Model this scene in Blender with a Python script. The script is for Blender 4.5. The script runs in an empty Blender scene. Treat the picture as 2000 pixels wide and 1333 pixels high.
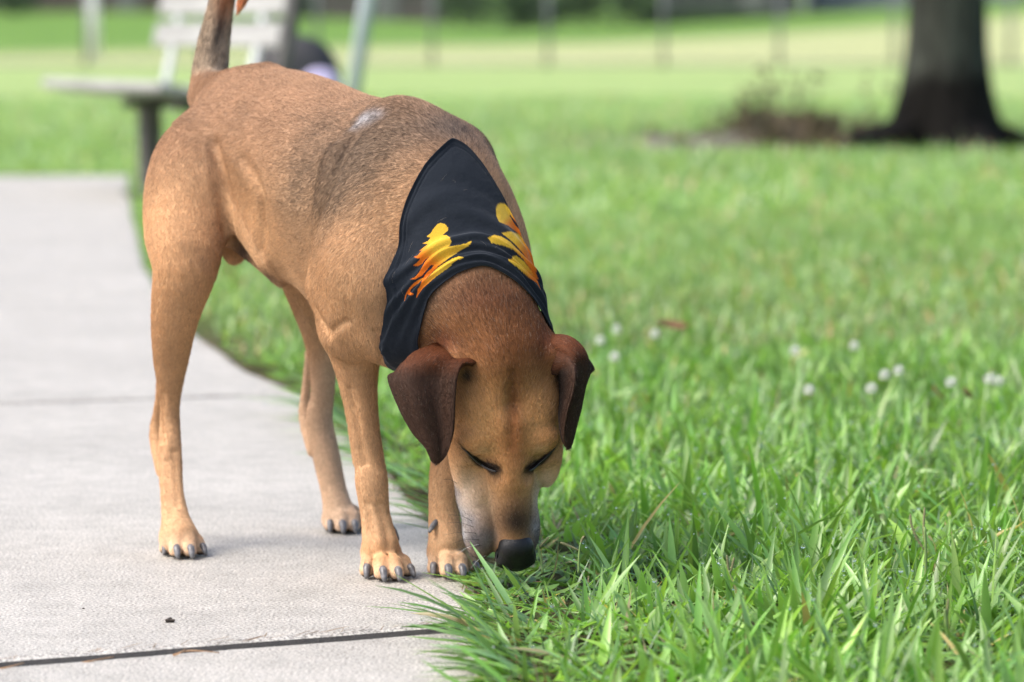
import bpy, bmesh, math, os, random
import numpy as np
from mathutils import Vector, Matrix
from mathutils.bvhtree import BVHTree

R = math.radians
rng = np.random.default_rng(7)
random.seed(7)
scene = bpy.context.scene
col = scene.collection

# ------------------------------------------------------------------ camera
H, FPX = 0.72, 7500.0                       # camera height, focal length in photo pixels (135 mm)
PITCH = math.atan((666.5 - 63.0) / FPX)     # horizon lies at pixel row 63
cam_d = bpy.data.cameras.new('camera')
cam = bpy.data.objects.new('camera', cam_d)
col.objects.link(cam)
cam.location = (0, 0, H)
cam.rotation_euler = (R(90) - PITCH, 0, 0)
cam_d.sensor_width = 36.0
cam_d.lens = 135.0
cam_d.clip_start = 0.1
cam_d.clip_end = 2000
cam_d.dof.use_dof = True
cam_d.dof.focus_distance = 4.86
cam_d.dof.aperture_fstop = 4.6
scene.camera = cam

# ------------------------------------------------------------------ sky, sun, exposure
SUN_EL, SUN_AZ = R(52), R(-112)              # azimuth from +Y (away from camera), negative = picture left
world = bpy.data.worlds.new('World')
scene.world = world
world.use_nodes = True
wn = world.node_tree
sky = wn.nodes.new('ShaderNodeTexSky')
sky.sky_type = 'NISHITA'
sky.sun_disc = False
sky.sun_elevation = SUN_EL
sky.sun_rotation = SUN_AZ
sky.air_density = 1.0
sky.dust_density = 4.5
sky.ozone_density = 1.0
wn.links.new(sky.outputs[0], wn.nodes['Background'].inputs[0])
wn.nodes['Background'].inputs[1].default_value = 0.15
sun_d = bpy.data.lights.new('sun', 'SUN')
sun = bpy.data.objects.new('sun', sun_d)
col.objects.link(sun)
sun_d.energy = 1.25
sun_d.angle = R(26)
sun_d.color = (1.0, 0.965, 0.92)
sdir = Vector((math.sin(SUN_AZ) * math.cos(SUN_EL), math.cos(SUN_AZ) * math.cos(SUN_EL), math.sin(SUN_EL)))
sun.rotation_euler = sdir.to_track_quat('Z', 'Y').to_euler()
scene.view_settings.view_transform = 'Standard'
scene.view_settings.look = 'None'
scene.view_settings.gamma = 1.0
scene.view_settings.use_curve_mapping = False
scene.view_settings.exposure = 1.1
scene.cycles.use_denoising = True
scene.cycles.max_bounces = 8
scene.cycles.transparent_max_bounces = 8

# ------------------------------------------------------------------ measuring helpers
_c, _s = math.cos(PITCH), math.sin(PITCH)
def W(x, y, d):
    """world point seen at photo pixel (x, y) when it stands d metres down the view axis on the ground plan"""
    u, v = (x - 1000.0) / FPX, (666.5 - y) / FPX
    ry = _c + v * _s
    rz = -_s + v * _c
    k = d / ry
    return np.array([u * k, d, H + rz * k])
def G(x, y, z=0.0):
    """ground point at photo pixel (x, y)"""
    u, v = (x - 1000.0) / FPX, (666.5 - y) / FPX
    ry = _c + v * _s
    rz = -_s + v * _c
    k = (z - H) / rz
    return np.array([u * k, ry * k, z])
def PX(P):
    """photo pixels of world points (used once, to lay the flame print on the cloth)"""
    P = np.asarray(P, float)
    y = P[:, 1] * _c - (P[:, 2] - H) * _s
    v = (P[:, 1] * _s + (P[:, 2] - H) * _c) / y
    return np.stack([1000 + P[:, 0] / y * FPX, 666.5 - v * FPX], 1)
def M(px, d):
    return px * d / FPX
def nrm(v):
    v = np.asarray(v, float)
    return v / np.linalg.norm(v)

# ------------------------------------------------------------------ object helpers
def tag(o, label=None, cat=None, group=None, kind=None):
    if label: o['label'] = label
    if cat: o['category'] = cat
    if group: o['group'] = group
    if kind: o['kind'] = kind
    return o
def link(name, data, parent=None):
    o = bpy.data.objects.new(name, data)
    col.objects.link(o)
    if parent: o.parent = parent
    return o
def np_mesh(name, V, F, mat=None, smooth=True):
    """V (n,3); F (m,3|4) int array, or a list of faces"""
    me = bpy.data.meshes.new(name)
    V = np.asarray(V, np.float32)
    if isinstance(F, np.ndarray):
        n = F.shape[1]
        me.vertices.add(len(V)); me.vertices.foreach_set('co', V.ravel())
        me.loops.add(F.size); me.loops.foreach_set('vertex_index', F.ravel().astype(np.int32))
        me.polygons.add(len(F))
        me.polygons.foreach_set('loop_start', np.arange(0, F.size, n, dtype=np.int32))
        me.polygons.foreach_set('loop_total', np.full(len(F), n, np.int32))
        me.update(calc_edges=True)
    else:
        me.from_pydata([tuple(v) for v in V], [], [tuple(f) for f in F])
        me.update()
    me.polygons.foreach_set('use_smooth', np.full(len(me.polygons), smooth))
    if mat: me.materials.append(mat)
    return me
def set_col(me, name, C):
    a = me.attributes.new(name, 'FLOAT_COLOR', 'POINT')
    C = np.asarray(C, np.float32)
    if C.shape[1] == 3: C = np.concatenate([C, np.ones((len(C), 1), np.float32)], 1)
    a.data.foreach_set('color', C.ravel())
def set_f(me, name, v):
    a = me.attributes.new(name, 'FLOAT', 'POINT')
    a.data.foreach_set('value', np.asarray(v, np.float32))
def box_data(sx, sy, sz, bev=0.0, seg=2):
    bm = bmesh.new()
    bmesh.ops.create_cube(bm, size=1.0)
    bmesh.ops.scale(bm, vec=(sx, sy, sz), verts=bm.verts)
    if bev: bmesh.ops.bevel(bm, geom=bm.edges[:], offset=bev, segments=seg, affect='EDGES', profile=0.5)
    return bm
def bm_obj(name, bm, mat, parent=None, loc=(0, 0, 0), rot=(0, 0, 0), smooth=False):
    me = bpy.data.meshes.new(name)
    bm.to_mesh(me); bm.free()
    if smooth:
        me.polygons.foreach_set('use_smooth', np.full(len(me.polygons), True))
    me.materials.append(mat)
    o = link(name, me, parent)
    o.location = loc; o.rotation_euler = rot
    return o
def tube(pts, rad, n=10, cap=True):
    """tube mesh along a polyline"""
    P = np.asarray(pts, float); m = len(P)
    rad = np.broadcast_to(np.asarray(rad, float), (m,))
    T = np.gradient(P, axis=0); T /= np.linalg.norm(T, axis=1)[:, None] + 1e-12
    ref = np.array([0, 0, 1.0]) if abs(T[0, 2]) < 0.9 else np.array([1.0, 0, 0])
    V = []
    u = np.cross(T[0], ref); u /= np.linalg.norm(u)
    a = np.linspace(0, 2 * np.pi, n, endpoint=False)
    for i in range(m):
        u = u - T[i] * (u @ T[i]); u /= np.linalg.norm(u)
        w = np.cross(T[i], u)
        V.append(P[i] + rad[i] * (np.cos(a)[:, None] * u + np.sin(a)[:, None] * w))
    V = np.concatenate(V)
    F = [(i * n + j, i * n + (j + 1) % n, (i + 1) * n + (j + 1) % n, (i + 1) * n + j) for i in range(m - 1) for j in range(n)]
    if cap:
        F.append(tuple(range(n - 1, -1, -1))); F.append(tuple((m - 1) * n + j for j in range(n)))
    return V, F
def catmull(P, n):
    P = np.asarray(P, float)
    Q = np.concatenate([[2 * P[0] - P[1]], P, [2 * P[-1] - P[-2]]])
    t = np.linspace(0, len(P) - 1, n)
    i = np.minimum(t.astype(int), len(P) - 2); f = (t - i)
    f = f.reshape((-1,) + (1,) * (P.ndim - 1))
    a, b, c, d = Q[i], Q[i + 1], Q[i + 2], Q[i + 3]
    return 0.5 * (2 * b + (c - a) * f + (2 * a - 5 * b + 4 * c - d) * f ** 2 + (3 * b - a - 3 * c + d) * f ** 3)

# ------------------------------------------------------------------ materials
def mat(name):
    m = bpy.data.materials.new(name); m.use_nodes = True
    nt = m.node_tree
    return m, nt, nt.nodes['Principled BSDF']
def nd(nt, t, **kw):
    n = nt.nodes.new(t)
    for k, v in kw.items(): setattr(n, k, v)
    return n
def noise(nt, scale, detail=4, rough=0.55, coord='Object', vec=None):
    n = nd(nt, 'ShaderNodeTexNoise')
    n.inputs['Scale'].default_value = scale
    n.inputs['Detail'].default_value = detail
    n.inputs['Roughness'].default_value = rough
    if vec is None:
        vec = nd(nt, 'ShaderNodeTexCoord').outputs[coord]
    nt.links.new(vec, n.inputs['Vector'])
    return n.outputs['Fac']
def ramp(nt, fac, stops):
    r = nd(nt, 'ShaderNodeValToRGB')
    e = r.color_ramp.elements
    while len(e) < len(stops): e.new(0.5)
    for k, (p, c) in enumerate(stops):
        e[k].position = p
        e[k].color = (*c, 1) if len(c) == 3 else c
    nt.links.new(fac, r.inputs['Fac'])
    return r.outputs['Color']
def mix(nt, fac, a, b, mode='MIX'):
    n = nd(nt, 'ShaderNodeMix', data_type='RGBA', blend_type=mode)
    for s, v in ((0, fac), (6, a), (7, b)):
        if hasattr(v, 'links'): nt.links.new(v, n.inputs[s])
        elif s == 0: n.inputs[0].default_value = v
        else: n.inputs[s].default_value = (*v, 1)
    return n.outputs[2]
def bump(nt, h, dist, strength=1.0):
    b = nd(nt, 'ShaderNodeBump')
    b.inputs['Distance'].default_value = dist
    b.inputs['Strength'].default_value = strength
    nt.links.new(h, b.inputs['Height'])
    return b.outputs['Normal']
def simple(name, c1, c2, scale=20, rough=0.7, bmp=0.0, metal=0.0, spec=0.5, coord='Object'):
    m, nt, p = mat(name)
    f = noise(nt, scale, 5, coord=coord)
    nt.links.new(ramp(nt, f, [(0.3, c1), (0.7, c2)]), p.inputs['Base Color'])
    p.inputs['Roughness'].default_value = rough
    p.inputs['Metallic'].default_value = metal
    p.inputs['Specular IOR Level'].default_value = spec
    if bmp: nt.links.new(bump(nt, f, bmp), p.inputs['Normal'])
    return m
# ================================================================== GROUND
def ground_mat():
    m, nt, p = mat('field_ground')
    co = nd(nt, 'ShaderNodeTexCoord').outputs['Object']
    sep = nd(nt, 'ShaderNodeSeparateXYZ'); nt.links.new(co, sep.inputs[0])
    n1 = noise(nt, 0.35, 5, vec=co); n2 = noise(nt, 9, 6, 0.65, vec=co); n3 = noise(nt, 1.6, 4, vec=co)
    soil = ramp(nt, n2, [(0.3, (0.030, 0.026, 0.014)), (0.55, (0.060, 0.060, 0.022)), (0.75, (0.105, 0.090, 0.045))])
    turf = ramp(nt, n2, [(0.25, (0.085, 0.165, 0.030)), (0.5, (0.150, 0.260, 0.048)), (0.8, (0.240, 0.350, 0.085))])
    lush = ramp(nt, n3, [(0.3, (0.225, 0.325, 0.11)), (0.7, (0.31, 0.395, 0.15))])  # far lawn made paler, distant sunlight put into the grass colour
    dry = ramp(nt, n3, [(0.3, (0.34, 0.38, 0.17)), (0.7, (0.43, 0.45, 0.23))])
    green = ramp(nt, n3, [(0.3, (0.10, 0.20, 0.035)), (0.7, (0.15, 0.27, 0.05))])
    def band(a, b, src=None, amp=0.0):
        mr = nd(nt, 'ShaderNodeMapRange', interpolation_type='SMOOTHSTEP')
        mr.inputs['From Min'].default_value = a; mr.inputs['From Max'].default_value = b
        v = sep.outputs['Y'] if src is None else src
        nt.links.new(v, mr.inputs['Value'])
        return mr.outputs['Result']
    c = mix(nt, band(8, 14), soil, turf)
    c = mix(nt, band(24, 38), c, lush)
    wob = nd(nt, 'ShaderNodeMath', operation='MULTIPLY_ADD'); nt.links.new(n1, wob.inputs[0]); wob.inputs[1].default_value = 26
    nt.links.new(sep.outputs['Y'], wob.inputs[2])
    c = mix(nt, band(88, 104, wob.outputs[0]), c, dry)
    # a mown green slope at the far end of the picture's left half
    ad = nd(nt, 'ShaderNodeMath', operation='MULTIPLY_ADD'); nt.links.new(sep.outputs['X'], ad.inputs[0]); ad.inputs[1].default_value = -1.4
    nt.links.new(sep.outputs['Y'], ad.inputs[2])
    c = mix(nt, band(108, 122, ad.outputs[0]), c, green)
    nt.links.new(c, p.inputs['Base Color'])
    p.inputs['Roughness'].default_value = 0.9
    p.inputs['Specular IOR Level'].default_value = 0.15
    nt.links.new(bump(nt, n2, 0.03), p.inputs['Normal'])
    return m
def terrain(x, y):
    """height of the land: flat lawn, rising gently beyond the fence"""
    x, y = np.asarray(x, float), np.asarray(y, float)
    rise = np.clip((y - 84) / 80, 0, None)
    side = 1.05 + 0.55 * np.clip(-x / 12, -0.3, 1.2) + 0.9 * np.clip(x / 15, 0, 1.5)
    far = np.clip((y - 170) / 200, 0, 3)
    return -0.012 + rise ** 1.2 * side * (y > 84) + far * 3.0
ys = np.concatenate([np.linspace(-12, 30, 85), np.linspace(31, 84, 30), np.linspace(86, 180, 48), np.linspace(190, 900, 30)])
xs = np.concatenate([np.linspace(-500, -42, 14), np.linspace(-40, 40, 81), np.linspace(42, 500, 14)])
gx, gy = np.meshgrid(xs, ys, indexing='ij')
gz = terrain(gx, gy)
gi, gj = np.meshgrid(np.arange(len(xs) - 1), np.arange(len(ys) - 1), indexing='ij')
ny = len(ys)
gF = np.stack([gi * ny + gj, (gi + 1) * ny + gj, (gi + 1) * ny + gj + 1, gi * ny + gj + 1], -1).reshape(-1, 4)
ground = link('ground', np_mesh('ground', np.stack([gx, gy, gz], -1).reshape(-1, 3), gF, ground_mat()))
tag(ground, 'wide park lawn running back to a pale dry field', kind='structure')

# ================================================================== CONCRETE PATH, slab by slab
def concrete(name):
    m, nt, p = mat(name)
    co = nd(nt, 'ShaderNodeTexCoord').outputs['Object']
    big = noise(nt, 2.2, 5, 0.6, vec=co); fine = noise(nt, 260, 3, 0.7, vec=co); mid = noise(nt, 17, 7, 0.68, vec=co)
    vo = nd(nt, 'ShaderNodeTexVoronoi'); vo.inputs['Scale'].default_value = 210; nt.links.new(co, vo.inputs['Vector'])
    c = ramp(nt, big, [(0.3, (0.285, 0.270, 0.240)), (0.7, (0.455, 0.435, 0.395))])
    c = mix(nt, 0.55, c, ramp(nt, mid, [(0.3, (0.275, 0.262, 0.236)), (0.7, (0.515, 0.493, 0.452))]))
    c = mix(nt, 0.9, c, ramp(nt, fine, [(0.40, (0.40, 0.40, 0.39)), (0.5, (1, 1, 1)), (0.60, (1.55, 1.54, 1.50))]), 'MULTIPLY')
    # pale and brown grains of aggregate
    g = ramp(nt, vo.outputs['Distance'], [(0.0, (1, 1, 1)), (0.16, (1, 1, 1)), (0.24, (0, 0, 0))])
    gc = nd(nt, 'ShaderNodeSeparateColor'); nt.links.new(vo.outputs['Color'], gc.inputs[0])
    pick = ramp(nt, gc.outputs[0], [(0.80, (0, 0, 0)), (0.82, (1, 1, 1))])
    gm = nd(nt, 'ShaderNodeMath', operation='MULTIPLY'); nt.links.new(g, gm.inputs[0]); nt.links.new(pick, gm.inputs[1])
    c = mix(nt, gm.outputs[0], c, ramp(nt, gc.outputs[1], [(0.2, (0.22, 0.17, 0.12)), (0.5, (0.58, 0.57, 0.54)), (0.8, (0.68, 0.67, 0.65))]))
    nt.links.new(c, p.inputs['Base Color'])
    p.inputs['Roughness'].default_value = 0.62
    p.inputs['Specular IOR Level'].default_value = 0.5
    b1 = bump(nt, fine, 0.0022, 0.7)
    b2 = nd(nt, 'ShaderNodeBump'); b2.inputs['Distance'].default_value = 0.0012; b2.inputs['Strength'].default_value = 0.3
    nt.links.new(mid, b2.inputs['Height']); nt.links.new(b1, b2.inputs['Normal'])
    nt.links.new(b2.outputs['Normal'], p.inputs['Normal'])
    return m
conc = concrete('path_concrete')
EDGE = np.array([(3.0, 0.06), (3.9, 0.0), (4.25, -0.005), (4.6, -0.040), (5.0, -0.045), (5.4, -0.085), (5.9, -0.150), (6.8, -0.27), (7.6, -0.40), (8.15, -0.56), (9.3, -0.78), (10.4, -0.95), (12, -1.15), (15, -1.48), (18, -1.80), (19.6, -1.95), (24, -2.4)])   # depth, right edge
def edge_x(y):
    return np.interp(y, EDGE[:, 0], EDGE[:, 1])
path = link('path', None)
tag(path, 'pale concrete path bending away past the dog', kind='structure')
JOINTS = [1.2, 4.63, 7.66, 10.55, 13.6, 16.6, 19.4]      # depth of each joint at the right edge
XL = -4.2
def slab(y0, y1, gap, bev=0.011, amp=0.0035):
    """one slab with worn, slightly ragged edges"""
    def jy(base, x):
        return base + (x - edge_x(base)) * np.interp(base, [4, 4.63, 7.66, 10.55, 20], [0.51, 0.51, 0.37, 0.28, 0.1])
    n = 160
    xr0 = np.linspace(XL, edge_x(y0), n); near = np.stack([xr0, jy(y0, xr0) + gap], 1)
    yr = np.linspace(jy(y0, edge_x(y0)) + gap, jy(y1, edge_x(y1)) - gap, 60)
    right = np.stack([edge_x(yr), yr], 1)
    xr1 = np.linspace(edge_x(y1), XL, n); far = np.stack([xr1, jy(y1, xr1) - gap], 1)
    ring = np.concatenate([near, right[1:-1], far])
    tg = np.roll(ring, -1, 0) - np.roll(ring, 1, 0); tg /= np.linalg.norm(tg, axis=1)[:, None] + 1e-9
    nr = np.stack([tg[:, 1], -tg[:, 0]], 1)
    jit = np.convolve(rng.normal(0, 1, len(ring) + 8), np.ones(4) / 4, 'same')[4:-4] * amp
    V = []; 
    for off, z in ((0.0, -0.11), (0.0, -bev), (-bev * 0.35, -bev * 0.32), (-bev * 1.3, 0.0)):
        q = ring + nr * (off + jit)[:, None]
        V.append(np.concatenate([q, np.full((len(q), 1), z)], 1))
    m_ = len(ring)
    F = [(k * m_ + i, k * m_ + (i + 1) % m_, (k + 1) * m_ + (i + 1) % m_, (k + 1) * m_ + i) for k in range(3) for i in range(m_)]
    F.append(tuple(3 * m_ + i for i in range(m_)))
    return np_mesh('slab', np.concatenate(V), F, conc, smooth=False)
for a, b in zip(JOINTS[:-1], JOINTS[1:]):
    link('slab', slab(a, b, 0.021 if a < 5 else 0.019), path)
# the joint bed: dark grit under the slabs
bed = simple('joint_grit', (0.012, 0.011, 0.010), (0.045, 0.04, 0.035), 160, 0.95, 0.01)
link('joint_bed', np_mesh('joint_bed', [(XL, 1, -0.0035), (edge_x(3) + 0.05, 1, -0.0035), (edge_x(5), 5, -0.0035), (edge_x(8) - 0.1, 8, -0.0035), (edge_x(14) - 0.1, 14, -0.0035), (-2.1, 19.5, -0.0035), (XL, 19.5, -0.0035)], [tuple(range(7))], bed), path)
# ================================================================== TREE
def vnoise(P, f, seed=0):
    P = np.asarray(P) * f + seed
    return (np.sin(P[..., 0] * 1.7 + 1.3 * np.sin(P[..., 1] * 1.1 + seed)) + np.sin(P[..., 1] * 2.3 + 1.7 * np.sin(P[..., 2] * 0.9)) + np.sin(P[..., 2] * 1.9 + 1.1 * np.sin(P[..., 0] * 1.6))) / 3
def bark_mat():
    m, nt, p = mat('bark')
    co = nd(nt, 'ShaderNodeTexCoord').outputs['Object']
    mp = nd(nt, 'ShaderNodeMapping'); mp.inputs['Scale'].default_value = (14, 14, 2.6); nt.links.new(co, mp.inputs['Vector'])
    f = noise(nt, 1.0, 8, 0.65, vec=mp.outputs['Vector'])
    blotch = noise(nt, 3.2, 4, vec=co)
    c = ramp(nt, f, [(0.30, (0.018, 0.019, 0.017)), (0.5, (0.050, 0.053, 0.045)), (0.72, (0.090, 0.095, 0.080))])
    sep = nd(nt, 'ShaderNodeSeparateXYZ'); nt.links.new(co, sep.inputs[0])
    a = nd(nt, 'ShaderNodeMath', operation='MULTIPLY_ADD'); nt.links.new(blotch, a.inputs[0]); a.inputs[1].default_value = 0.5; nt.links.new(sep.outputs['Z'], a.inputs[2])
    wet = ramp(nt, a.outputs[0], [(0.66, (1, 1, 1)), (0.84, (0, 0, 0))])
    c = mix(nt, wet, c, ramp(nt, f, [(0.3, (0.004, 0.0035, 0.0035)), (0.6, (0.009, 0.008, 0.007)), (0.8, (0.024, 0.016, 0.013))]))
    nt.links.new(c, p.inputs['Base Color']); p.inputs['Roughness'].default_value = 0.9; p.inputs['Specular IOR Level'].default_value = 0.12
    nt.links.new(bump(nt, f, 0.04), p.inputs['Normal'])
    return m
bark = bark_mat()
TB = G(1848, 287); TB[2] = -0.05
tree = link('shade_tree', None); tree.location = TB
tag(tree, 'thick dark-barked tree trunk blackened at its foot, with spreading roots', 'tree')
def rings(prof, n=48, flare=None, seed=0.0):
    V = []; a = np.linspace(0, 2 * np.pi, n, endpoint=False)
    for (z, cx, cy, r) in prof:
        fl = 1 + (0.22 * np.exp(-z / 0.22) * (np.cos(a * 5 + 0.6) + 0.5 * np.cos(a * 3 + 2)) if flare else 0)
        nz = 1 + 0.035 * np.sin(a * 7 + z * 2.1 + seed) + 0.025 * np.sin(a * 13 - z * 5.3) + 0.03 * np.sin(a * 3 + z * 1.1)
        V.append(np.stack([cx + r * fl * nz * np.cos(a), cy + r * fl * nz * np.sin(a), np.full(n, z)], 1))
    m = len(prof)
    F = [(i * n + j, i * n + (j + 1) % n, (i + 1) * n + (j + 1) % n, (i + 1) * n + j) for i in range(m - 1) for j in range(n)]
    return np.concatenate(V), F
prof = [(z, -0.02 * z - 0.06 * math.exp(-z / 0.2) + 0.010 * math.sin(z * 1.7), 0.01 * z, r) for z, r in ((0, 0.46), (0.06, 0.42), (0.14, 0.37), (0.25, 0.32), (0.38, 0.28), (0.52, 0.252), (0.7, 0.232), (0.95, 0.225), (1.3, 0.218), (1.8, 0.212), (2.4, 0.205), (3.0, 0.20), (3.5, 0.17), (3.9, 0.10))]
prof = [(z, x, y, r * 1.05) for z, x, y, r in prof]
link('trunk', np_mesh('trunk', *rings(prof, 64, True), bark), tree)
def tsub(name, pts, rad, n=10, m=bark):
    P = catmull(pts, 14); r = np.interp(np.linspace(0, 1, 14), np.linspace(0, 1, len(rad)), rad)
    V, F = tube(P, r, n); V = V + 0.12 * r.max() * vnoise(V, 22)[:, None]
    return link(name, np_mesh(name, V, F, m), tree)
for pts, rad in (([(-0.2, -0.12, 0.16), (-0.42, -0.35, 0.07), (-0.62, -0.55, 0.03), (-0.85, -0.62, 0.0)], (0.12, 0.11, 0.09, 0.05)),
                 ([(-0.25, 0.05, 0.14), (-0.55, 0.0, 0.07), (-0.95, -0.10, 0.04), (-1.3, -0.05, 0.0)], (0.11, 0.09, 0.07, 0.04)),
                 ([(0.1, -0.25, 0.12), (0.2, -0.5, 0.05), (0.25, -0.8, 0.0)], (0.11, 0.08, 0.05)),
                 ([(0.25, 0.0, 0.12), (0.6, -0.05, 0.05), (1.0, 0.05, 0.0)], (0.10, 0.07, 0.04)),
                 ([(-0.05, 0.25, 0.12), (-0.2, 0.6, 0.04), (-0.25, 0.9, 0.0)], (0.10, 0.07, 0.04))):
    tsub('root', pts, rad)
for k in range(6):
    a = k * 1.05 + 0.3
    c, s_ = math.cos(a), math.sin(a)
    tsub('limb', [(-0.06, 0.03, 2.9 + 0.12 * k), (0.7 * c, 0.7 * s_, 3.7 + 0.1 * k), (1.7 * c, 1.7 * s_, 4.5), (2.5 * c, 2.5 * s_, 5.1)], (0.11, 0.08, 0.055, 0.02))
def leaf_cloud(n, fn, size, seed):
    r = np.random.default_rng(seed)
    P = fn(r, n); s = size * (0.6 + 0.8 * r.random(n))
    u = r.normal(size=(n, 3)); u /= np.linalg.norm(u, axis=1)[:, None]
    v = np.cross(u, r.normal(size=(n, 3))); v /= np.linalg.norm(v, axis=1)[:, None]
    V = np.stack([P - u * s[:, None], P + v * s[:, None] * 0.5, P + u * s[:, None], P - v * s[:, None] * 0.5], 1).reshape(-1, 3)
    return V, np.arange(4 * n).reshape(-1, 4)
leafm = simple('tree_leaf', (0.035, 0.085, 0.018), (0.075, 0.150, 0.030), 3, 0.6)
def crown(r, n):
    cl = r.normal(size=(46, 3)) * np.array([1.9, 1.9, 0.9]) + np.array([0, 0, 5.9])
    cl[:, 2] = np.maximum(cl[:, 2], 4.9)
    return cl[r.integers(0, 46, n)] + r.normal(size=(n, 3)) * 0.42
link('crown', np_mesh('crown', *leaf_cloud(15000, crown, 0.10, 3), leafm, smooth=False), tree)

# bare soil and leaf mould spreading from the roots
soil_m = simple('leaf_mould', (0.085, 0.075, 0.055), (0.21, 0.19, 0.145), 5, 0.95, 0.05)
def mound(pts, h, n=40):
    V, F = [], []
    a = np.linspace(0, 2 * np.pi, n, endpoint=False)
    (cx, cy), (rx, ry) = pts
    for k, t in enumerate(np.linspace(1, 0.04, 9)):
        wob = 1 + 0.10 * np.sin(a * 3 + 1) + 0.07 * np.sin(a * 7 + 2)
        x, y = cx + rx * t * wob * np.cos(a), cy + ry * t * wob * np.sin(a)
        V.append(np.stack([x, y, -0.03 + h * (1 - t * t) + 0.02 * np.sin(x * 17 + y * 11) * (1 - t)], 1))
    F = [(i * n + j, i * n + (j + 1) % n, (i + 1) * n + (j + 1) % n, (i + 1) * n + j) for i in range(8) for j in range(n)]
    F.append(tuple(8 * n + j for j in range(n)))
    return np.concatenate(V), F
g0 = G(1500, 280)
patch = link('soil_patch', np_mesh('soil_patch', *mound(((g0[0] + 0.35, g0[1] + 0.2), (2.25, 1.1)), 0.08), soil_m))
tag(patch, 'low strip of bare brown soil and leaf mould beside the tree roots', kind='structure')
# dry weeds standing in the soil
def weeds():
    r = np.random.default_rng(11)
    V, F = [], []; base = 0
    for k in range(150):
        px = r.choice([r.uniform(1430, 1760), r.normal(1540, 60), r.normal(1500, 50)])
        g = G(px, r.uniform(262, 284)); h = r.uniform(0.08, 0.46) * (1 if r.random() < 0.3 else 0.4)
        lean = r.normal(0, 0.2, 2)
        P = catmull([(g[0], g[1], 0), (g[0] + lean[0] * h * 0.4, g[1] + lean[1] * h * 0.4, h * 0.6), (g[0] + lean[0] * h, g[1] + lean[1] * h, h)], 4)
        v, f = tube(P, np.linspace(0.0045, 0.0015, 4), 4)
        V.append(v); F += [tuple(i + base for i in q) for q in f]; base += len(v)
        for j in range(6):
            c = P[r.integers(1, 4)] + r.normal(0, 0.03, 3); c[2] = max(c[2], 0.02)
            u = r.normal(0, 0.022, 3); w = r.normal(0, 0.012, 3)
            V.append(np.array([c - u, c + w, c + u, c - w])); F.append((base, base + 1, base + 2, base + 3)); base += 4
    for k in range(170):            # dead leaves and bark scraps on the soil
        px = r.choice([r.uniform(1230, 1990), r.normal(1560, 70), r.normal(1560, 70)]); g = G(px, r.uniform(264, 298)); s = r.uniform(0.02, 0.045) * (1.3 if 1480 < px < 1620 else 0.8)
        c = np.array([g[0], g[1], 0.03 + r.uniform(0, 0.07) * (1.4 if 1480 < px < 1620 else 0.5)]); u = r.normal(0, s, 3); w = r.normal(0, s, 3)
        V.append(np.array([c - u, c + w, c + u, c - w])); F.append((base, base + 1, base + 2, base + 3)); base += 4
    return np.concatenate(V), F
wd = link('weeds', np_mesh('weeds', *weeds(), simple('dry_weed', (0.055, 0.040, 0.026), (0.13, 0.10, 0.055), 2, 0.9)))
tag(wd, 'dry brown weeds and fallen leaves beside the tree foot', kind='stuff')

# ================================================================== FENCE far behind
fence_m = simple('fence_steel', (0.10, 0.11, 0.12), (0.20, 0.21, 0.22), 8, 0.55, metal=0.3)
fence = link('chain_link_fence', None); fence.location = (0, 80, 0)
tag(fence, 'tall grey chain link fence across the far side of the lawn', 'fence')
post_me = None
fx = [(1070 + 225 * k - 1000) / FPX * 80 for k in range(-8, 9)]
V, F = tube([(0, 0, -0.05), (0, 0, 1.0), (0, 0, 2.05)], 0.045, 10)
post_me = np_mesh('post', V, F, fence_m)
V, F = tube([(0, 0, 0), (1.2, 0, 0), (2.4, 0, 0)], 0.022, 8)
rail_me = np_mesh('rail', V, F, fence_m)
def wires():
    V, F = [], []; b = 0
    for sg in (1, -1):
        for x in np.arange(-1.95, 2.4, 0.075):
            x0, z0, x1, z1 = x, 0.03, x + 1.95, 1.98
            if x0 < 0: z0 += -x0; x0 = 0
            if x1 > 2.4: z1 -= x1 - 2.4; x1 = 2.4
            if z1 - z0 < 0.05: continue
            if sg < 0: x0, x1 = 2.4 - x0, 2.4 - x1
            w = 0.0022
            V += [(x0 - w, 0, z0), (x0 + w, 0.002 * sg, z0), (x1 + w, 0.002 * sg, z1), (x1 - w, 0, z1)]
            F.append((b, b + 1, b + 2, b + 3)); b += 4
    return np.array(V), F
wire_me = np_mesh('wire_mesh', *wires(), fence_m)
for i, x in enumerate(fx):
    o = link('post', post_me, fence); o.location = (x, 0, 0)
    if i < len(fx) - 1:
        for z in (2.0, 0.06):
            o = link('rail', rail_me, fence); o.location = (x, 0, z)
        o = link('wire_mesh', wire_me, fence); o.location = (x, 0, 0); o['kind'] = 'stuff'
# pale marker post on the far slope
pm = simple('pale_paint', (0.55, 0.58, 0.60), (0.72, 0.74, 0.75), 6, 0.5)
px_ = (186 - 1000) / FPX * 92
V, F = tube([(0, 0, -0.2), (0, 0, 1.2), (0, 0, 2.4)], 0.13, 14)
mk = link('marker_post', np_mesh('marker_post', V, F, pm)); mk.location = (px_, 92, float(terrain(px_, 92)) + 0.45)
mk.location.z = float(terrain(px_, 92)) + 0.1
tag(mk, 'pale round post standing on the green slope behind the fence', 'post')

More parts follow.
